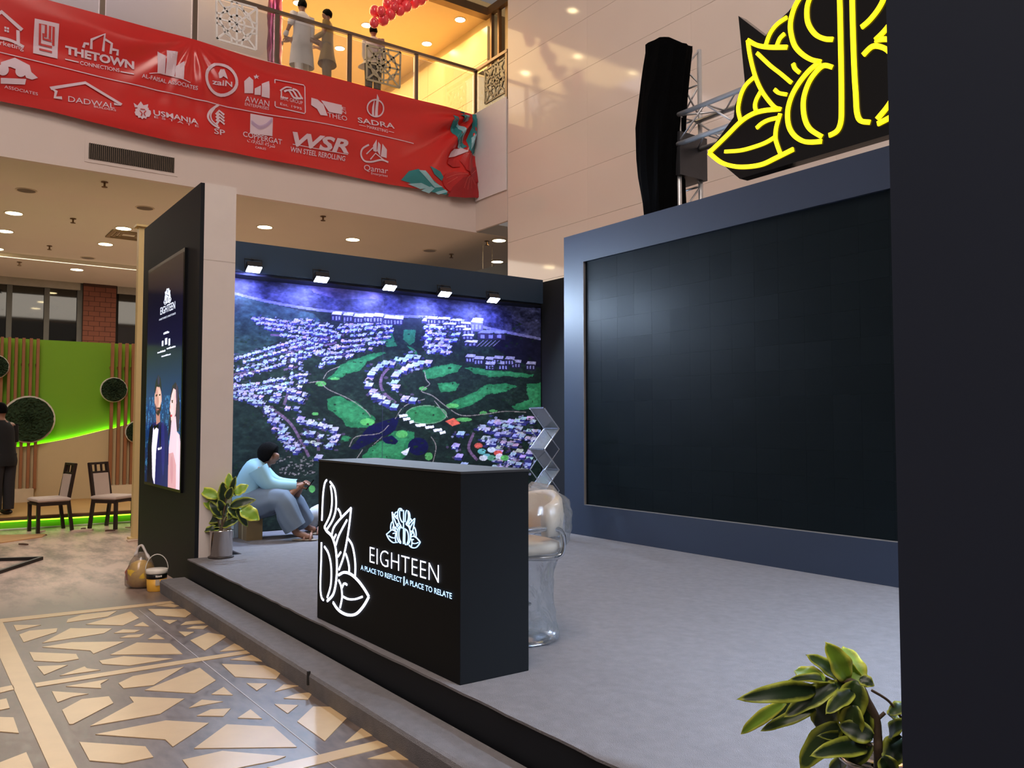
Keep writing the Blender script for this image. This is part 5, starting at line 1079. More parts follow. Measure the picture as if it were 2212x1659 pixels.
def L1(b): bline(b, k1([(-120, 200), (10, 120), (185, 270)]), 6, sm=False); bline(b, k1([(150, 272), (152, 385)]), 5, sm=False); bline(b, k1([(-150, 330), (0, 338), (100, 362), (200, 412)]), 5); [bpoly(b, k1([(x, y), (x + 17, y + 4), (x + 17, y + 21), (x, y + 17)])) for x, y in ((34, 240), (56, 246), (34, 264), (56, 270))]; bt(b, 'Marketing', -24, 96, 50, 112, 11)
logo('house_logo', L1)
def L2(b): bpoly(b, k1([(290, 178), (497, 225), (487, 510), (278, 465)]))
logo('maze_logo', L2)
def L2b(b):
    for l in ([(335, 395), (335, 225), (385, 236), (385, 330)], [(420, 345), (420, 245), (450, 252), (450, 400)], [(365, 300), (365, 345), (435, 362)], [(325, 385), (440, 412)], [(330, 430), (440, 455)]): bline(b, k1(l), 3.4, .035, False)
logo('maze_lines', L2b, INKR)
def L3(b): bt(b, 'THETOWN', 140, 117, 288, 152, 16, bold=.045); bt(b, 'CONNECTIONS', 172, 141.5, 257, 158, 8, bold=.01); bline(b, k1([(552, 513), (668, 540)]), 2, sm=False); bline(b, k1([(1022, 620), (1135, 645)]), 2, sm=False); bline(b, k1([(706, 418), (716, 385), (752, 392)]), 4, sm=False); bline(b, k1([(772, 432), (772, 358), (882, 316), (872, 452)]), 4, sm=False); bline(b, k1([(885, 360), (942, 395), (935, 475)]), 4, sm=False); bline(b, k1([(950, 440), (995, 450), (992, 488)]), 4, sm=False)
logo('thetown_logo', L3)
def L4(b):
    for l in ([(1330, 460), (1395, 500), (1395, 655), (1330, 640)], [(1408, 450), (1497, 470), (1492, 560), (1478, 580), (1474, 672), (1400, 656)], [(1482, 585), (1555, 545), (1550, 698), (1482, 682)]): bpoly(b, k1(l))
    bline(b, k1([(1262, 645), (1380, 645), (1520, 690), (1612, 722)]), 1.5); bt(b, 'AL-FAISAL ASSOCIATES', 304, 171, 424, 198, 8, bold=.012)
logo('tower_logo', L4)
def L5(b): bline(b, circ(474, 176, 33, sl=.12), 5.5, sm=False); bt(b, 'zaiN', 454, 186, 496, 194, 11, bold=.02); bpoly(b, k1([(1842, 650), (1862, 612), (1902, 604), (1922, 702), (1888, 672), (1866, 690), (1850, 690)]))
logo('round_logo', L5)
def L6(b):
    bpoly(b, [(523, 180), (534, 170), (542, 178), (542, 206), (523, 206)]); bpoly(b, [(545, 196), (558, 190), (558, 210), (545, 209)]); bpoly(b, [(560, 186), (577, 179), (577, 217), (560, 213)])
    st_ = [(550 + (6.5 if i % 2 == 0 else 2.6) * math.sin(math.pi * i / 5), 170 - (6.5 if i % 2 == 0 else 2.6) * math.cos(math.pi * i / 5)) for i in range(10)]; bpoly(b, st_); bt(b, 'AWAN', 525, 223, 577, 234, 12); bt(b, 'ENTERPRISES', 525, 231, 577, 241, 6)
logo('star_logo', L6)
def L7(b):
    bline(b, k2([(200, 690), (445, 735), (455, 750), (448, 975), (440, 988), (205, 930), (195, 920), (200, 690)]), 2, sm=False); bline(b, k2([(235, 795), (290, 760), (340, 765)]), 3); bline(b, k2([(245, 790), (245, 850), (300, 860)]), 3, sm=False)
    for o_ in (0, 38, 76): bline(b, k2([(270 + o_, 800 - o_ * .35), (310 + o_, 790), (350 + o_ * .9, 850), (400 + o_ * .4, 858)]), 4)
    bt(b, 'BRIC GROUP', 600, 219.5, 648, 231, 8); bt(b, 'Est. 1995', 600, 231, 646, 242, 5)
logo('wave_logo', L7)
def L8(b): bpoly(b, k2([(505, 848), (560, 862), (610, 905), (640, 1005), (578, 1000), (550, 945), (500, 912)])); bpoly(b, k2([(590, 868), (772, 905), (768, 988), (655, 970), (635, 910)])); bt(b, 'THEO', 702, 257, 745, 265, 11); bt(b, 'N', 735, 247, 744, 249, 6.5); bt(b, 'E', 735, 239, 744, 241, 6.5)
logo('theone_logo', L8)
def L9(b): bline(b, circ(809, 235.5, 17.5, sl=.1), 3, sm=False); [bpoly(b, k2(l)) for l in ([(1035, 920), (1050, 850), (1055, 1000), (1035, 995)], [(1060, 1000), (1066, 815), (1085, 850), (1085, 1005)])]; bt(b, 'SADRA', 769, 267, 849, 280, 12, bold=.015); bt(b, 'MARKETING', 788, 280, 833, 290, 7); bline(b, k2([(910, 1080), (970, 1092)]), 1, sm=False); bline(b, k2([(1165, 1132), (1210, 1142)]), 1, sm=False)
logo('sadra_logo', L9)
def L10(b): bpoly(b, k1([(0, 560), (120, 515), (245, 580), (258, 640), (315, 690), (265, 705), (215, 690), (160, 575), (120, 570), (80, 600), (50, 580), (0, 600)])); bpoly(b, circ(5, 158, 12)[:-1]); bpoly(b, circ(43, 161, 12)[:-1]); bpoly(b, k1([(0, 690), (215, 700), (205, 745), (0, 735)])); bt(b, 'ASSOCIATES', 8, 195, 80, 211, 6)
logo('associates_logo', L10)
def L11(b): bline(b, k1([(520, 855), (460, 850), (470, 800), (420, 775), (720, 722), (1025, 912), (960, 905)]), 5, sm=False); bt(b, 'DADWAL', 145, 224, 244, 240, 12); bt(b, 'BUILDERS', 200, 237, 247, 246, 4)
logo('roof_logo', L11)
def L12(b):
    n_ = 26; bpoly(b, [(305 + (18 if i % 2 else 15) * math.cos(2 * math.pi * i / n_), 247 + (16 if i % 2 else 13) * math.sin(2 * math.pi * i / n_)) for i in range(n_)]); bpoly(b, [(288, 236), (286, 226), (294, 232), (302, 222), (308, 232), (318, 228), (316, 238)])
    bt(b, 'USMANIA', 328, 253, 425, 272, 12, bold=.02); bt(b, 'E S T A T E', 329, 260, 426, 279, 5)
logo('lion_logo', L12)
logo('lion_face', lambda b: [bline(b, l, 1.6, .035) for l in ([(298, 244), (303, 250), (300, 256)], [(312, 244), (307, 250), (310, 256)], [(300, 240), (310, 241)])], INKR)
def L13(b): bline(b, k1([(1860, 900), (1790, 950), (1765, 1010), (1800, 1070), (1860, 1105)]), 4); bline(b, k1([(1825, 930), (1790, 985), (1800, 1040), (1850, 1085)]), 2.5); [bline(b, k1([(1835, 985 + o), (1865, 950 + o), (1908, 985 + o)]), 4, sm=False) for o in (0, 28, 56, 84)]; bt(b, 'SP', 459, 292, 483, 296, 12, bold=.01)
logo('arc_logo', L13)
logo('copper_square', lambda b: bpoly(b, [(538, 248), (586, 257), (586, 296), (538, 290)], .018))
def L14(b): bt(b, 'COPPERGAT', 523, 296, 607, 314, 11, bold=.01)
logo('copper_logo', L14)
logo('arabic_line', lambda b: bt(b, '\uFE95\uFEFC\uFE91\uFE8E\uFEDC\uFEDF\uFE8D \uFE94\uFEDB\uFEAE\uFEB7', 532, 308, 592, 321, 9))
logo('cables_line', lambda b: bt(b, 'CABLES', 549, 322, 572, 326, 4.5))
logo('copper_arcs', lambda b: [bline(b, [(540, 262 + o), (556, 274 + o), (572, 270 + o), (584, 258 + o)], 1.2, .035) for o in (0, 3, 6)], mat('lilac_ink', (196, 168, 206), .45))
def L15(b): bt(b, 'WSR', 628, 315, 750, 333, 27, bold=.035, shear=.2); bt(b, 'WIN STEEL REROLLING', 626, 329, 743, 350, 11, bold=.012, shear=.15); bline(b, [(630, 313), (748, 336)], 1.4, sm=False)
logo('wsr_logo', L15)
def L16(b):
    bline(b, k2([(990, 1250), (940, 1280), (930, 1330), (960, 1380), (1020, 1390), (1100, 1375), (1160, 1395)]), 3.5); [bpoly(b, k2(l)) for l in ([(1025, 1255), (1055, 1205), (1058, 1310), (1030, 1300)], [(1062, 1300), (1068, 1225), (1090, 1250), (1090, 1340)], [(1095, 1345), (1105, 1240), (1145, 1290), (1145, 1360)])]
    bline(b, k2([(975, 1325), (1025, 1275), (1060, 1300)]), 2.5, sm=False); bline(b, k2([(1010, 1370), (1050, 1320), (1120, 1375)]), 2.5, sm=False); bt(b, 'Qamar', 783, 369, 834, 377, 12); bt(b, 'Enterprises', 799, 378, 834, 384, 5)
logo('qamar_logo', L16)
logo('divider_line', lambda b: bline(b, [(-100, 96), (0, 119), (140, 151), (280, 184), (420, 216), (540, 244), (700, 273), (890, 312)], 1.6))
k5 = lambda l: [(860 + x / 3.608, y / 3.608) for x, y in l]
[logo('leaf_print', lambda b, l=l: bpoly(b, k5(l), .018), TEAL) for l in ([(470, 880), (500, 885), (520, 930), (490, 960), (470, 920)], [(390, 960), (410, 905), (440, 960), (470, 1060), (520, 1150), (500, 1160), (440, 1110), (410, 1050)], [(560, 900), (590, 905), (592, 980), (600, 1190), (580, 1210), (530, 1180), (520, 1100), (560, 1000)], [(10, 1410), (60, 1345), (130, 1330), (240, 1410), (330, 1470), (370, 1500), (360, 1525), (200, 1490), (70, 1430)], [(215, 1310), (300, 1350), (330, 1390), (320, 1420), (250, 1370)])]
[logo('leaf_print', lambda b, l=l: bpoly(b, k5(l), .026), PALE) for l in ([(430, 960), (480, 990), (500, 1060), (500, 1120), (460, 1040)], [(500, 900), (520, 900), (530, 950), (505, 960)], [(450, 1090), (480, 1110), (495, 1160), (465, 1150)], [(540, 1090), (590, 1040), (600, 1080), (540, 1180)], [(60, 1440), (160, 1435), (240, 1470), (160, 1480)], [(130, 1340), (180, 1345), (260, 1430), (330, 1465), (270, 1470), (190, 1400)], [(165, 1490), (240, 1460), (270, 1475), (230, 1512)], [(275, 1505), (350, 1485), (368, 1505), (300, 1522)])]
[logo('petal_print', lambda b, l=l: bpoly(b, k5(l), .026), CRI) for l in ([(470, 1260), (500, 1205), (560, 1200), (606, 1215), (608, 1300), (560, 1360), (500, 1340)], [(320, 1410), (350, 1365), (420, 1345), (510, 1370), (470, 1440), (380, 1500), (340, 1460)], [(370, 1280), (380, 1245), (420, 1230), (465, 1250), (460, 1310), (410, 1310)])]
[logo('petal_print', lambda b, l=l: bpoly(b, k5(l), .032), mat('dark_red_ink', (160, 28, 34), .4)) for l in ([(530, 1360), (570, 1310), (608, 1300), (610, 1430), (560, 1420)], [(370, 1540), (400, 1470), (470, 1400), (540, 1385), (600, 1440), (612, 1545), (500, 1552)])]
logo('petal_vein', lambda b: [bline(b, k5(l), 1.0, .04) for l in ([(480, 1480), (500, 1410), (530, 1380)], [(510, 1490), (525, 1400)], [(545, 1480), (540, 1395)], [(580, 1450), (545, 1392)], [(350, 1400), (420, 1375), (510, 1372)], [(360, 1440), (430, 1395)], [(540, 1230), (525, 1340)], [(580, 1240), (535, 1345)], [(600, 1330), (545, 1370)])], ROSE)
logo('white_petal', lambda b: bpoly(b, k5([(378, 1235), (400, 1190), (430, 1165), (495, 1155), (525, 1190), (480, 1205), (440, 1220)]), .03))
# ================================================================== PEOPLE
SKIN = mat('skin', (140, 98, 76), .55, var=.06, vscale=20); HAIR = mat('black_hair', (8, 7, 7), .85, var=.2, vscale=60, bump=.3, bscale=120, spec=.08)
def skin_mesh(name, J, E, m, parent, root, sub=2):
    """J: name -> (world point, radius); one continuous body"""
    ks = list(J); ix = {k: i for i, k in enumerate(ks)}; me = bpy.data.meshes.new(name); off = wpos(parent)
    me.from_pydata([tuple(Vector(J[k][0]) - off) for k in ks], [(ix[a], ix[b]) for a, b in E], []); o = link(bpy.data.objects.new(name, me), parent)
    sk = o.modifiers.new('skin', 'SKIN'); sk.use_smooth_shade = True
    for k in ks:
        r = J[k][1]; r = (r, r) if not isinstance(r, tuple) else r; me.skin_vertices[0].data[ix[k]].radius = r; me.skin_vertices[0].data[ix[k]].use_root = (k == root)
    sb = o.modifiers.new('sub', 'SUBSURF'); sb.levels = sb.render_levels = sub
    dg = bpy.context.evaluated_depsgraph_get(); nm = bpy.data.meshes.new_from_object(o.evaluated_get(dg)); o.modifiers.clear(); o.data = nm; nm.name = name; nm.materials.clear(); nm.materials.append(m)
    nm.polygons.foreach_set('use_smooth', [True] * len(nm.polygons)); return o
def loft(name, secs, m, parent, k=18, wr=.0, sub=1):
    """secs: (centre, side vector, depth vector) rings; cloth with soft folds"""
    rr = []
    for i, (c, a, b) in enumerate(secs):
        c, a, b = Vector(c), Vector(a), Vector(b)
        rr.append([c + a * math.cos(t) * (1 + wr * math.sin(7 * t + i * .7)) + b * math.sin(t) * (1 + wr * math.sin(9 * t - i)) for t in [2 * math.pi * j / k for j in range(k)]])
    o = MB().rings(rr, cap=False).go(name, m, parent, True); s = o.modifiers.new('s', 'SUBSURF'); s.levels = s.render_levels = sub; return o
def tubecloth(name, pts, rad, m, parent, wr=.05, k=14):
    pts = [Vector(p) for p in pts]; secs = []
    for i, p in enumerate(pts):
        d = (pts[min(i + 1, len(pts) - 1)] - pts[max(i - 1, 0)]).normalized(); a = d.cross(ZZ if abs(d.z) < .9 else RR).normalized(); secs.append((p, a * rad[i], d.cross(a) * rad[i]))
    return loft(name, secs, m, parent, k, wr)
def hand(J, E, wr, d, palm, key, sc=1.0, curl=.5):
    """palm and five fingers leaving the wrist joint wr along d; palm = direction the palm faces"""
    w = Vector(J[wr][0]); d = Vector(d).normalized(); pn = Vector(palm).normalized(); pn = (pn - d * pn.dot(d)).normalized(); s = d.cross(pn).normalized()
    J[key + 'p'] = (w + d * .05 * sc, (.034 * sc, .02 * sc)); E.append((wr, key + 'p')); J[key + 'k'] = (w + d * .088 * sc, (.036 * sc, .016 * sc)); E.append((key + 'p', key + 'k'))
    for i, (o_, ln) in enumerate(((-.032, .062), (-.011, .074), (.011, .070), (.031, .055))):
        b = w + d * .092 * sc + s * o_ * sc; m1 = b + (d + pn * curl * .6).normalized() * ln * .55 * sc; e1 = m1 + (d + pn * curl * 2.2).normalized() * ln * .5 * sc
        J[f'{key}{i}a'] = (b, .0095 * sc); J[f'{key}{i}b'] = (m1, .0085 * sc); J[f'{key}{i}c'] = (e1, .007 * sc); E += [(key + 'k', f'{key}{i}a'), (f'{key}{i}a', f'{key}{i}b'), (f'{key}{i}b', f'{key}{i}c')]
    b = w + d * .035 * sc - s * .036 * sc + pn * .01; m1 = b + (d * .8 - s * .5 + pn * .4).normalized() * .035 * sc; e1 = m1 + (d + pn * .5).normalized() * .028 * sc
    J[key + 't1'] = (b, .011 * sc); J[key + 't2'] = (m1, .0095 * sc); J[key + 't3'] = (e1, .008 * sc); E += [(key + 'p', key + 't1'), (key + 't1', key + 't2'), (key + 't2', key + 't3')]
def hairdo(c, f, up, parent, r=.098, m=HAIR, full=True):
    up = Vector(up).normalized(); f = Vector(f); f = (f - up * f.dot(up)).normalized(); s = up.cross(f).normalized(); m_ = MB(); rr = []
    for i in range(9):
        t = math.radians(8 + i * 13.5); ring = []
        for j in range(20):
            a = 2 * math.pi * j / 20; ca_ = math.cos(a); cut = 1.0
            tt = t * (1 - .42 * max(0, ca_) ** 1.2) ; q = r * (1.06 + .02 * math.sin(5 * a + i))
            ring.append(Vector(c) + f * (q * 1.06 * math.sin(tt) * ca_) + s * (q * .86 * math.sin(tt) * math.sin(a)) + up * (q * 1.16 * math.cos(tt)))
        rr.append(ring)
    return MB().rings(rr).go('hair', m, parent, True)
def stand(base, fwd, H, label, shirt, trouser, la, ra, klen=.45, coat_w=.2, hm=HAIR, lean=0.0, skin=SKIN, foot=None, short=False, stride=.0):
    """standing person. la/ra: elbow and wrist offsets (side, forward, up) from the shoulder"""
    k = H / 1.72; b = Vector(base); f = Vector(fwd).normalized(); s = Vector((f.y, -f.x, 0))      # s = the person's right
    Q = lambda a, c, z: b + s * (a * k) + f * ((c + lean * max(0, z - .9)) * k) + ZZ * (z * k)
    t = thing('person', base, label, 'person')
    J = {'pel': (Q(0, 0, .93), (.13 * k, .10 * k)), 'sp': (Q(0, 0, 1.12), (.12 * k, .09 * k)), 'ch': (Q(0, 0, 1.33), (.14 * k, .10 * k)), 'nk': (Q(0, .0, 1.46), .055 * k), 'nk2': (Q(0, .015, 1.53), .052 * k), 'hd': (Q(0, .02, 1.59), (.098 * k, .11 * k)), 'ht': (Q(0, .01, 1.65), (.092 * k, .105 * k)), 'nose': (Q(0, .118, 1.59), .012 * k)}
    E = [('pel', 'sp'), ('sp', 'ch'), ('ch', 'nk'), ('nk', 'nk2'), ('nk2', 'hd'), ('hd', 'ht'), ('hd', 'nose')]
    for sd, arm, st_ in ((1, ra, stride), (-1, la, -stride)):
        n_ = 'r' if sd > 0 else 'l'
        sh = (.175 * sd, 0, 1.40); el = (sh[0] + arm[0][0] * sd, arm[0][1], sh[2] + arm[0][2]); wr = (el[0] + arm[1][0] * sd, el[1] + arm[1][1], el[2] + arm[1][2])
        J[n_ + 'sh'] = (Q(*sh), .058 * k); J[n_ + 'el'] = (Q(*el), .042 * k); J[n_ + 'wr'] = (Q(*wr), .028 * k); E += [('ch', n_ + 'sh'), (n_ + 'sh', n_ + 'el'), (n_ + 'el', n_ + 'wr')]
        hand(J, E, n_ + 'wr', Q(*wr) - Q(*el), -s * sd, n_ + 'h', k, .35)
        J[n_ + 'hp'] = (Q(.09 * sd, 0, .88), .085 * k); J[n_ + 'kn'] = (Q(.10 * sd, .02 + st_ * .5, .50), .058 * k); J[n_ + 'an'] = (Q(.10 * sd, st_, .09), .04 * k); J[n_ + 'to'] = (Q(.115 * sd, .15 + st_, .035), .034 * k)
        E += [('pel', n_ + 'hp'), (n_ + 'hp', n_ + 'kn'), (n_ + 'kn', n_ + 'an'), (n_ + 'an', n_ + 'to')]
        pts = [Q(*sh), Q(*[(sh[i] + el[i]) / 2 for i in range(3)]), Q(*el)] + ([] if short else [Q(*[(wr[i] + el[i]) / 2 for i in range(3)]), Q(*[el[i] + (wr[i] - el[i]) * .88 for i in range(3)])])
        tubecloth('sleeve', pts, [.085 * k, .078 * k, .066 * k, .058 * k, .05 * k][:len(pts)], shirt, t)
        tubecloth('trouser_leg', [Q(.09 * sd, 0, .95), Q(.095 * sd, .01 + st_ * .2, .72), Q(.10 * sd, .02 + st_ * .5, .50), Q(.10 * sd, st_ * .8, .28), Q(.10 * sd, st_, .09)], [.115 * k, .11 * k, .09 * k, .085 * k, .08 * k], trouser, t)
        MB().ball(Q(.11 * sd, .06 + st_, .045), .045 * k, .14 * k, .045 * k, axes=(s, f, ZZ)).go('shoe', mat('dark_shoe', (26, 22, 20), .5), t, True)
    skin_mesh('body', J, E, skin, t, 'pel')
    top = 1.47; zs2 = [top, 1.43, 1.36, 1.22, 1.05, .92, .92 - klen * .5, .92 - klen]; ws = [.07, .15, .195, .19, .185, .2, .215 + coat_w * .15, .2 + coat_w * .3]; ds = [.065, .09, .125, .125, .12, .13, .15, .14 + coat_w * .2]
    loft('shirt', [(Q(0, 0, z), s * (w * k), f * (d * k)) for z, w, d in zip(zs2, ws, ds)], shirt, t, 20, .03)
    hairdo(Q(0, .01, 1.63), f, ZZ, t, .098 * k, hm); return t
VWD = lambda p: Vector((p.x, p.y, 0)).normalized()
def facing(p, right, away): v = VWD(p); return Vector((v.y, -v.x, 0)) * right + v * away
C_W = mat('grey_white_cotton', (200, 196, 198), .8, var=.06); C_O = mat('olive_cotton', (140, 112, 62), .8, var=.08); C_D = mat('dark_trouser', (30, 30, 34), .8); C_B = mat('black_cotton', (16, 16, 18), .85, var=.15); C_K = mat('khaki', (120, 100, 70), .8); C_WN = mat('charcoal_denim', (38, 36, 40), .85, var=.15)
def gal(px, X): p = hx(px, 120, X); return Vector((p.x, p.y, ZU))
a = gal(652, -16.35); stand(a, facing(a, -.45, .9), 1.80, 'man in long grey white tunic walking away beside the magenta column', C_W, C_W, ((.10, -.02, -.27), (.05, .12, -.22)), ((.03, 0, -.29), (.0, .06, -.25)), .55, .2, stride=.12)
a = gal(707, -16.25); stand(a, facing(a, -.95, .15), 1.70, 'man in olive tunic standing in profile behind the gallery railing', C_O, C_K, ((.02, .05, -.27), (.0, .2, -.12)), ((.03, .0, -.28), (.0, .22, -.08)), .38, .3)
a = gal(806, -16.3); stand(a, facing(a, .3, .9), 1.68, 'person in pale grey shawl and dark trousers behind the grey lattice', mat('pale_grey_shawl', (186, 180, 184), .85, var=.1, vscale=12), C_D, ((.06, .04, -.26), (-.02, .16, -.16)), ((.05, .04, -.26), (-.02, .16, -.14)), .12, .5)
a = hz(4, 1113, zp); a.z = zp; stand(a, facing(a, -.55, .8), 1.70, 'man in black shirt cut off at the left edge beside the big moss panel', C_B, C_WN, ((.04, .02, -.28), (.0, .05, -.25)), ((.05, .06, -.27), (.02, .06, -.25)), .16, .0, short=True, lean=.12)
# ---- seated man: joints read off against the floor he sits on
f_ = Vector((.30, .954, 0)); cM = lambda x, y: (400 + x / 5.53, 940 + y / 5.53)
def MJ(x, y, D): return at(*cM(x, y), D)
DM = 9.38; hb = hz(*cM(770, 1250), SG)
mn = thing('person', (hb.x, hb.y, SG), 'man in pale blue tunic and grey trousers crouched on a carton looking at his phone', 'person')
dn, df = -.16, .16; k = 1.0
sh_c = MJ(880, 400, DM); latv = (VWD(sh_c))       # away from the viewer = his left
J = {'pel': (MJ(740, 800, DM), (.15, .12)), 'sp': (MJ(735, 640, DM), (.15, .12)), 'ch': (MJ(840, 450, DM), (.16, .12)), 'nk': (MJ(930, 335, DM), .06), 'nk2': (MJ(975, 290, DM), .058), 'hd': (MJ(1020, 255, DM), (.095, .11)), 'ht': (MJ(1010, 215, DM), (.092, .105)), 'nose': (MJ(1125, 275, DM), .011), 'chin': (MJ(1085, 330, DM), .022)}
E = [('pel', 'sp'), ('sp', 'ch'), ('ch', 'nk'), ('nk', 'nk2'), ('nk2', 'hd'), ('hd', 'ht'), ('hd', 'nose'), ('nk2', 'chin')]
G = {}
for n_, dd, el, wr, kn, an, to in (('r', dn, (1010, 610), (1350, 615), (1195, 745), (1315, 1165), (1500, 1225)), ('l', df, (1080, 590), (1370, 590), (1300, 745), (1430, 1095), (1570, 1135))):
    D_ = DM + dd; fo = 0 if dd < 0 else .2; G[n_] = [MJ(865, 430, D_), MJ(*el, D_ + (.02 if dd < 0 else -.02)), MJ(*wr, DM + dd * .3), MJ(770, 830, D_ * .5 + DM * .5), MJ(*kn, D_ + fo * .4), MJ(*an, D_ + fo), MJ(*to, D_ + fo)]
    an3 = G[n_][5]; fl = hz(*cM(*to), SG + .03); 
    J[n_ + 'sh'] = (G[n_][0], .07); J[n_ + 'el'] = (G[n_][1], .046); J[n_ + 'wr'] = (G[n_][2], .03); J[n_ + 'hp'] = (G[n_][3], .095); J[n_ + 'kn'] = (G[n_][4], .06); J[n_ + 'an'] = (G[n_][5], .042); J[n_ + 'to'] = (G[n_][6], .036)
    E += [('ch', n_ + 'sh'), (n_ + 'sh', n_ + 'el'), (n_ + 'el', n_ + 'wr'), ('pel', n_ + 'hp'), (n_ + 'hp', n_ + 'kn'), (n_ + 'kn', n_ + 'an'), (n_ + 'an', n_ + 'to')]
    hand(J, E, n_ + 'wr', MJ(1440, 570, DM) - G[n_][2], Vector((0, 0, -1)) + latv * (.8 if n_ == 'r' else -.8), n_ + 'h', 1.0, .6)
skin_mesh('body', J, E, SKIN, mn, 'pel')
CY = mat('pale_blue_cotton', (146, 188, 202), .8, var=.06, vscale=8); GT = mat('grey_blue_cotton', (104, 118, 134), .85, var=.1, vscale=10)
LV = latv
def sec(x, y, w, dx, dy, h): 
    c = MJ(x, y, DM); a_ = MJ(x + dx, y + dy, DM) - MJ(x, y, DM); return (c, LV * w, a_.normalized() * h)
loft('tunic', [sec(945, 325, .07, .9, 1, .07), sec(895, 365, .19, .85, 1, .11), sec(850, 430, .25, .8, 1, .165), sec(790, 530, .21, .9, .5, .165), sec(755, 640, .20, 1, .2, .17), sec(745, 740, .215, 1, 0, .19), sec(760, 840, .23, 1, -.1, .18), sec(740, 900, .2, 1, -.1, .16)], CY, mn, 22, .025)
for n_ in ('r', 'l'):
    g_ = G[n_]; mid = (g_[0] + g_[1]) / 2; m2 = (g_[1] + g_[2]) / 2
    tubecloth('sleeve', [g_[0] + ZZ * .03, mid, g_[1], m2, g_[1] + (g_[2] - g_[1]) * .93], [.115, .105, .09, .07, .062], CY, mn, .05)
    tubecloth('trouser_leg', [g_[3], g_[3] * .5 + g_[4] * .5 + ZZ * .0, g_[4] + ZZ * .01, g_[4] * .5 + g_[5] * .5 - f_ * .03, g_[5] + ZZ * .05], [.18, .175, .14, .14, .125], GT, mn, .09, 20)
    an3, to3 = g_[5], g_[6]; fd = Vector((to3.x - an3.x, to3.y - an3.y, 0)).normalized(); sdv = Vector((-fd.y, fd.x, 0)); cs = Vector(((an3.x + to3.x) / 2, (an3.y + to3.y) / 2, SG + .012)) if n_ == 'r' else Vector(((an3.x + to3.x) / 2, (an3.y + to3.y) / 2, SG + .012))
    MB().ball(cs + fd * .02, .05, .15, .012, axes=(sdv, fd, ZZ)).go('sandal_sole', mat('sole', (150, 138, 120), .7), mn, True)
    for q in (.02, .09): MB().tube([cs + fd * q - sdv * .05, cs + fd * q + ZZ * .07, cs + fd * q + sdv * .05], .014, 6).go('sandal_strap', mat('strap', (170, 130, 112), .6), mn, True)
hairdo(MJ(1005, 232, DM), MJ(1125, 300, DM) - MJ(1030, 235, DM), MJ(985, 150, DM) - MJ(1030, 280, DM), mn, .118)
MB().ball(MJ(1020, 270, DM - .085), .018, .012, .032, axes=(f_, LV, ZZ)).go('ear', SKIN, mn, True)
ph = thing('phone', MJ(1490, 585, DM), 'dark phone held in both hands by the crouching man', 'phone')
pc_ = MJ(1485, 590, DM); pu = (ZZ * .8 + f_ * .6).normalized(); pn_ = (f_ * .8 - ZZ * .6).normalized()
MB().prism([pc_ + LV * a_ + pu * b_ for a_, b_ in ((-.036, -.07), (.036, -.07), (.036, .07), (-.036, .07))], pn_ * .009).go('phone_body', mat('phone_black', (12, 12, 14), .2), ph)
MB().prism([pc_ + LV * a_ + pu * b_ - pn_ * .0012 for a_, b_ in ((-.032, -.064), (.032, -.064), (.032, .064), (-.032, .064))], pn_ * .001).go('phone_screen', mat('phone_glass', (22, 24, 32), .08), ph)
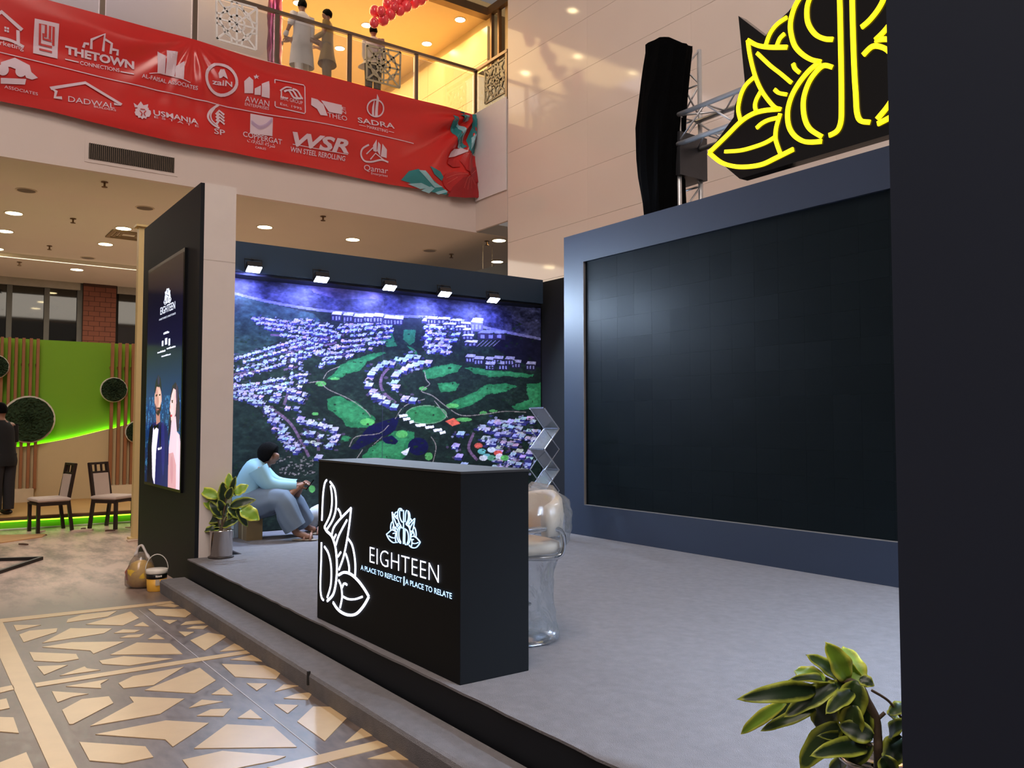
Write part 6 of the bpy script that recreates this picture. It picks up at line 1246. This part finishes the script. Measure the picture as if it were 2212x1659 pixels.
# ---- second man, mostly hidden behind the counter: sits on the stage with drawn up legs
b2_ = hz(706, 1158, SG); d2 = 10.12
R2 = lambda x, y, o=0: at(x, y - 9, d2 + o)
p2 = thing('person', (b2_.x, b2_.y, SG), 'person in white trousers sitting on the stage behind the reception counter', 'person')
WT = mat('white_cotton', (206, 214, 220), .85, var=.08, vscale=10)
J = {'pel': (R2(742, 1140), (.15, .12)), 'sp': (R2(748, 1112), (.14, .11)), 'ch': (R2(752, 1076), (.15, .11)), 'nk': (R2(751, 1055), .055), 'hd': (R2(748, 1036), (.075, .085)), 'ht': (R2(747, 1026), (.07, .08)), 'nose': (R2(733, 1037), .011)}
E = [('pel', 'sp'), ('sp', 'ch'), ('ch', 'nk'), ('nk', 'hd'), ('hd', 'ht'), ('hd', 'nose')]
for n_, o in (('r', .12), ('l', -.12)):
    pt = [R2(750, 1068, o), R2(738, 1100, o), R2(716, 1112, o * .5), R2(738, 1142, o * .6), R2(684, 1112, o), R2(668, 1140, o), R2(658, 1150, o)]
    for q, r in zip(('sh', 'el', 'wr', 'hp', 'kn', 'an', 'to'), (.065, .044, .03, .09, .06, .042, .034)): J[n_ + q] = (pt[('sh', 'el', 'wr', 'hp', 'kn', 'an', 'to').index(q)], r)
    E += [('ch', n_ + 'sh'), (n_ + 'sh', n_ + 'el'), (n_ + 'el', n_ + 'wr'), ('pel', n_ + 'hp'), (n_ + 'hp', n_ + 'kn'), (n_ + 'kn', n_ + 'an'), (n_ + 'an', n_ + 'to')]
    hand(J, E, n_ + 'wr', pt[2] - pt[1], Vector((0, 0, -1)), n_ + 'h', 1.0, .5)
    tubecloth('trouser_leg', [pt[3], (pt[3] + pt[4]) / 2, pt[4], (pt[4] + pt[5]) / 2, pt[5]], [.14, .13, .12, .105, .095], WT, p2, .06)
    tubecloth('sleeve', [pt[0], (pt[0] + pt[1]) / 2, pt[1], (pt[1] + pt[2]) / 2], [.09, .08, .07, .06], WT, p2)
skin_mesh('body', J, E, SKIN, p2, 'pel')
loft('tunic', [(R2(751, 1056), LV * .06, RR * .06), (R2(752, 1064), LV * .17, RR * .09), (R2(751, 1080), LV * .2, RR * .13), (R2(748, 1110), LV * .19, RR * .14), (R2(744, 1140), LV * .2, RR * .16), (R2(744, 1152), LV * .19, RR * .16)], WT, p2, 20, .03)
hairdo(R2(749, 1030), -RR, ZZ, p2, .1)
# glowing surfaces that are too fine to be worth sampling as lamps still shine through ordinary light paths
for nm_ in ('mural_ink_self_lit', 'screen_glow', 'screen_white', 'white_acrylic', 'blue_white_acrylic', 'yellow_acrylic', 'flood_lens', 'lamp_warm'):
    MATS[nm_].cycles.emission_sampling = 'NONE'
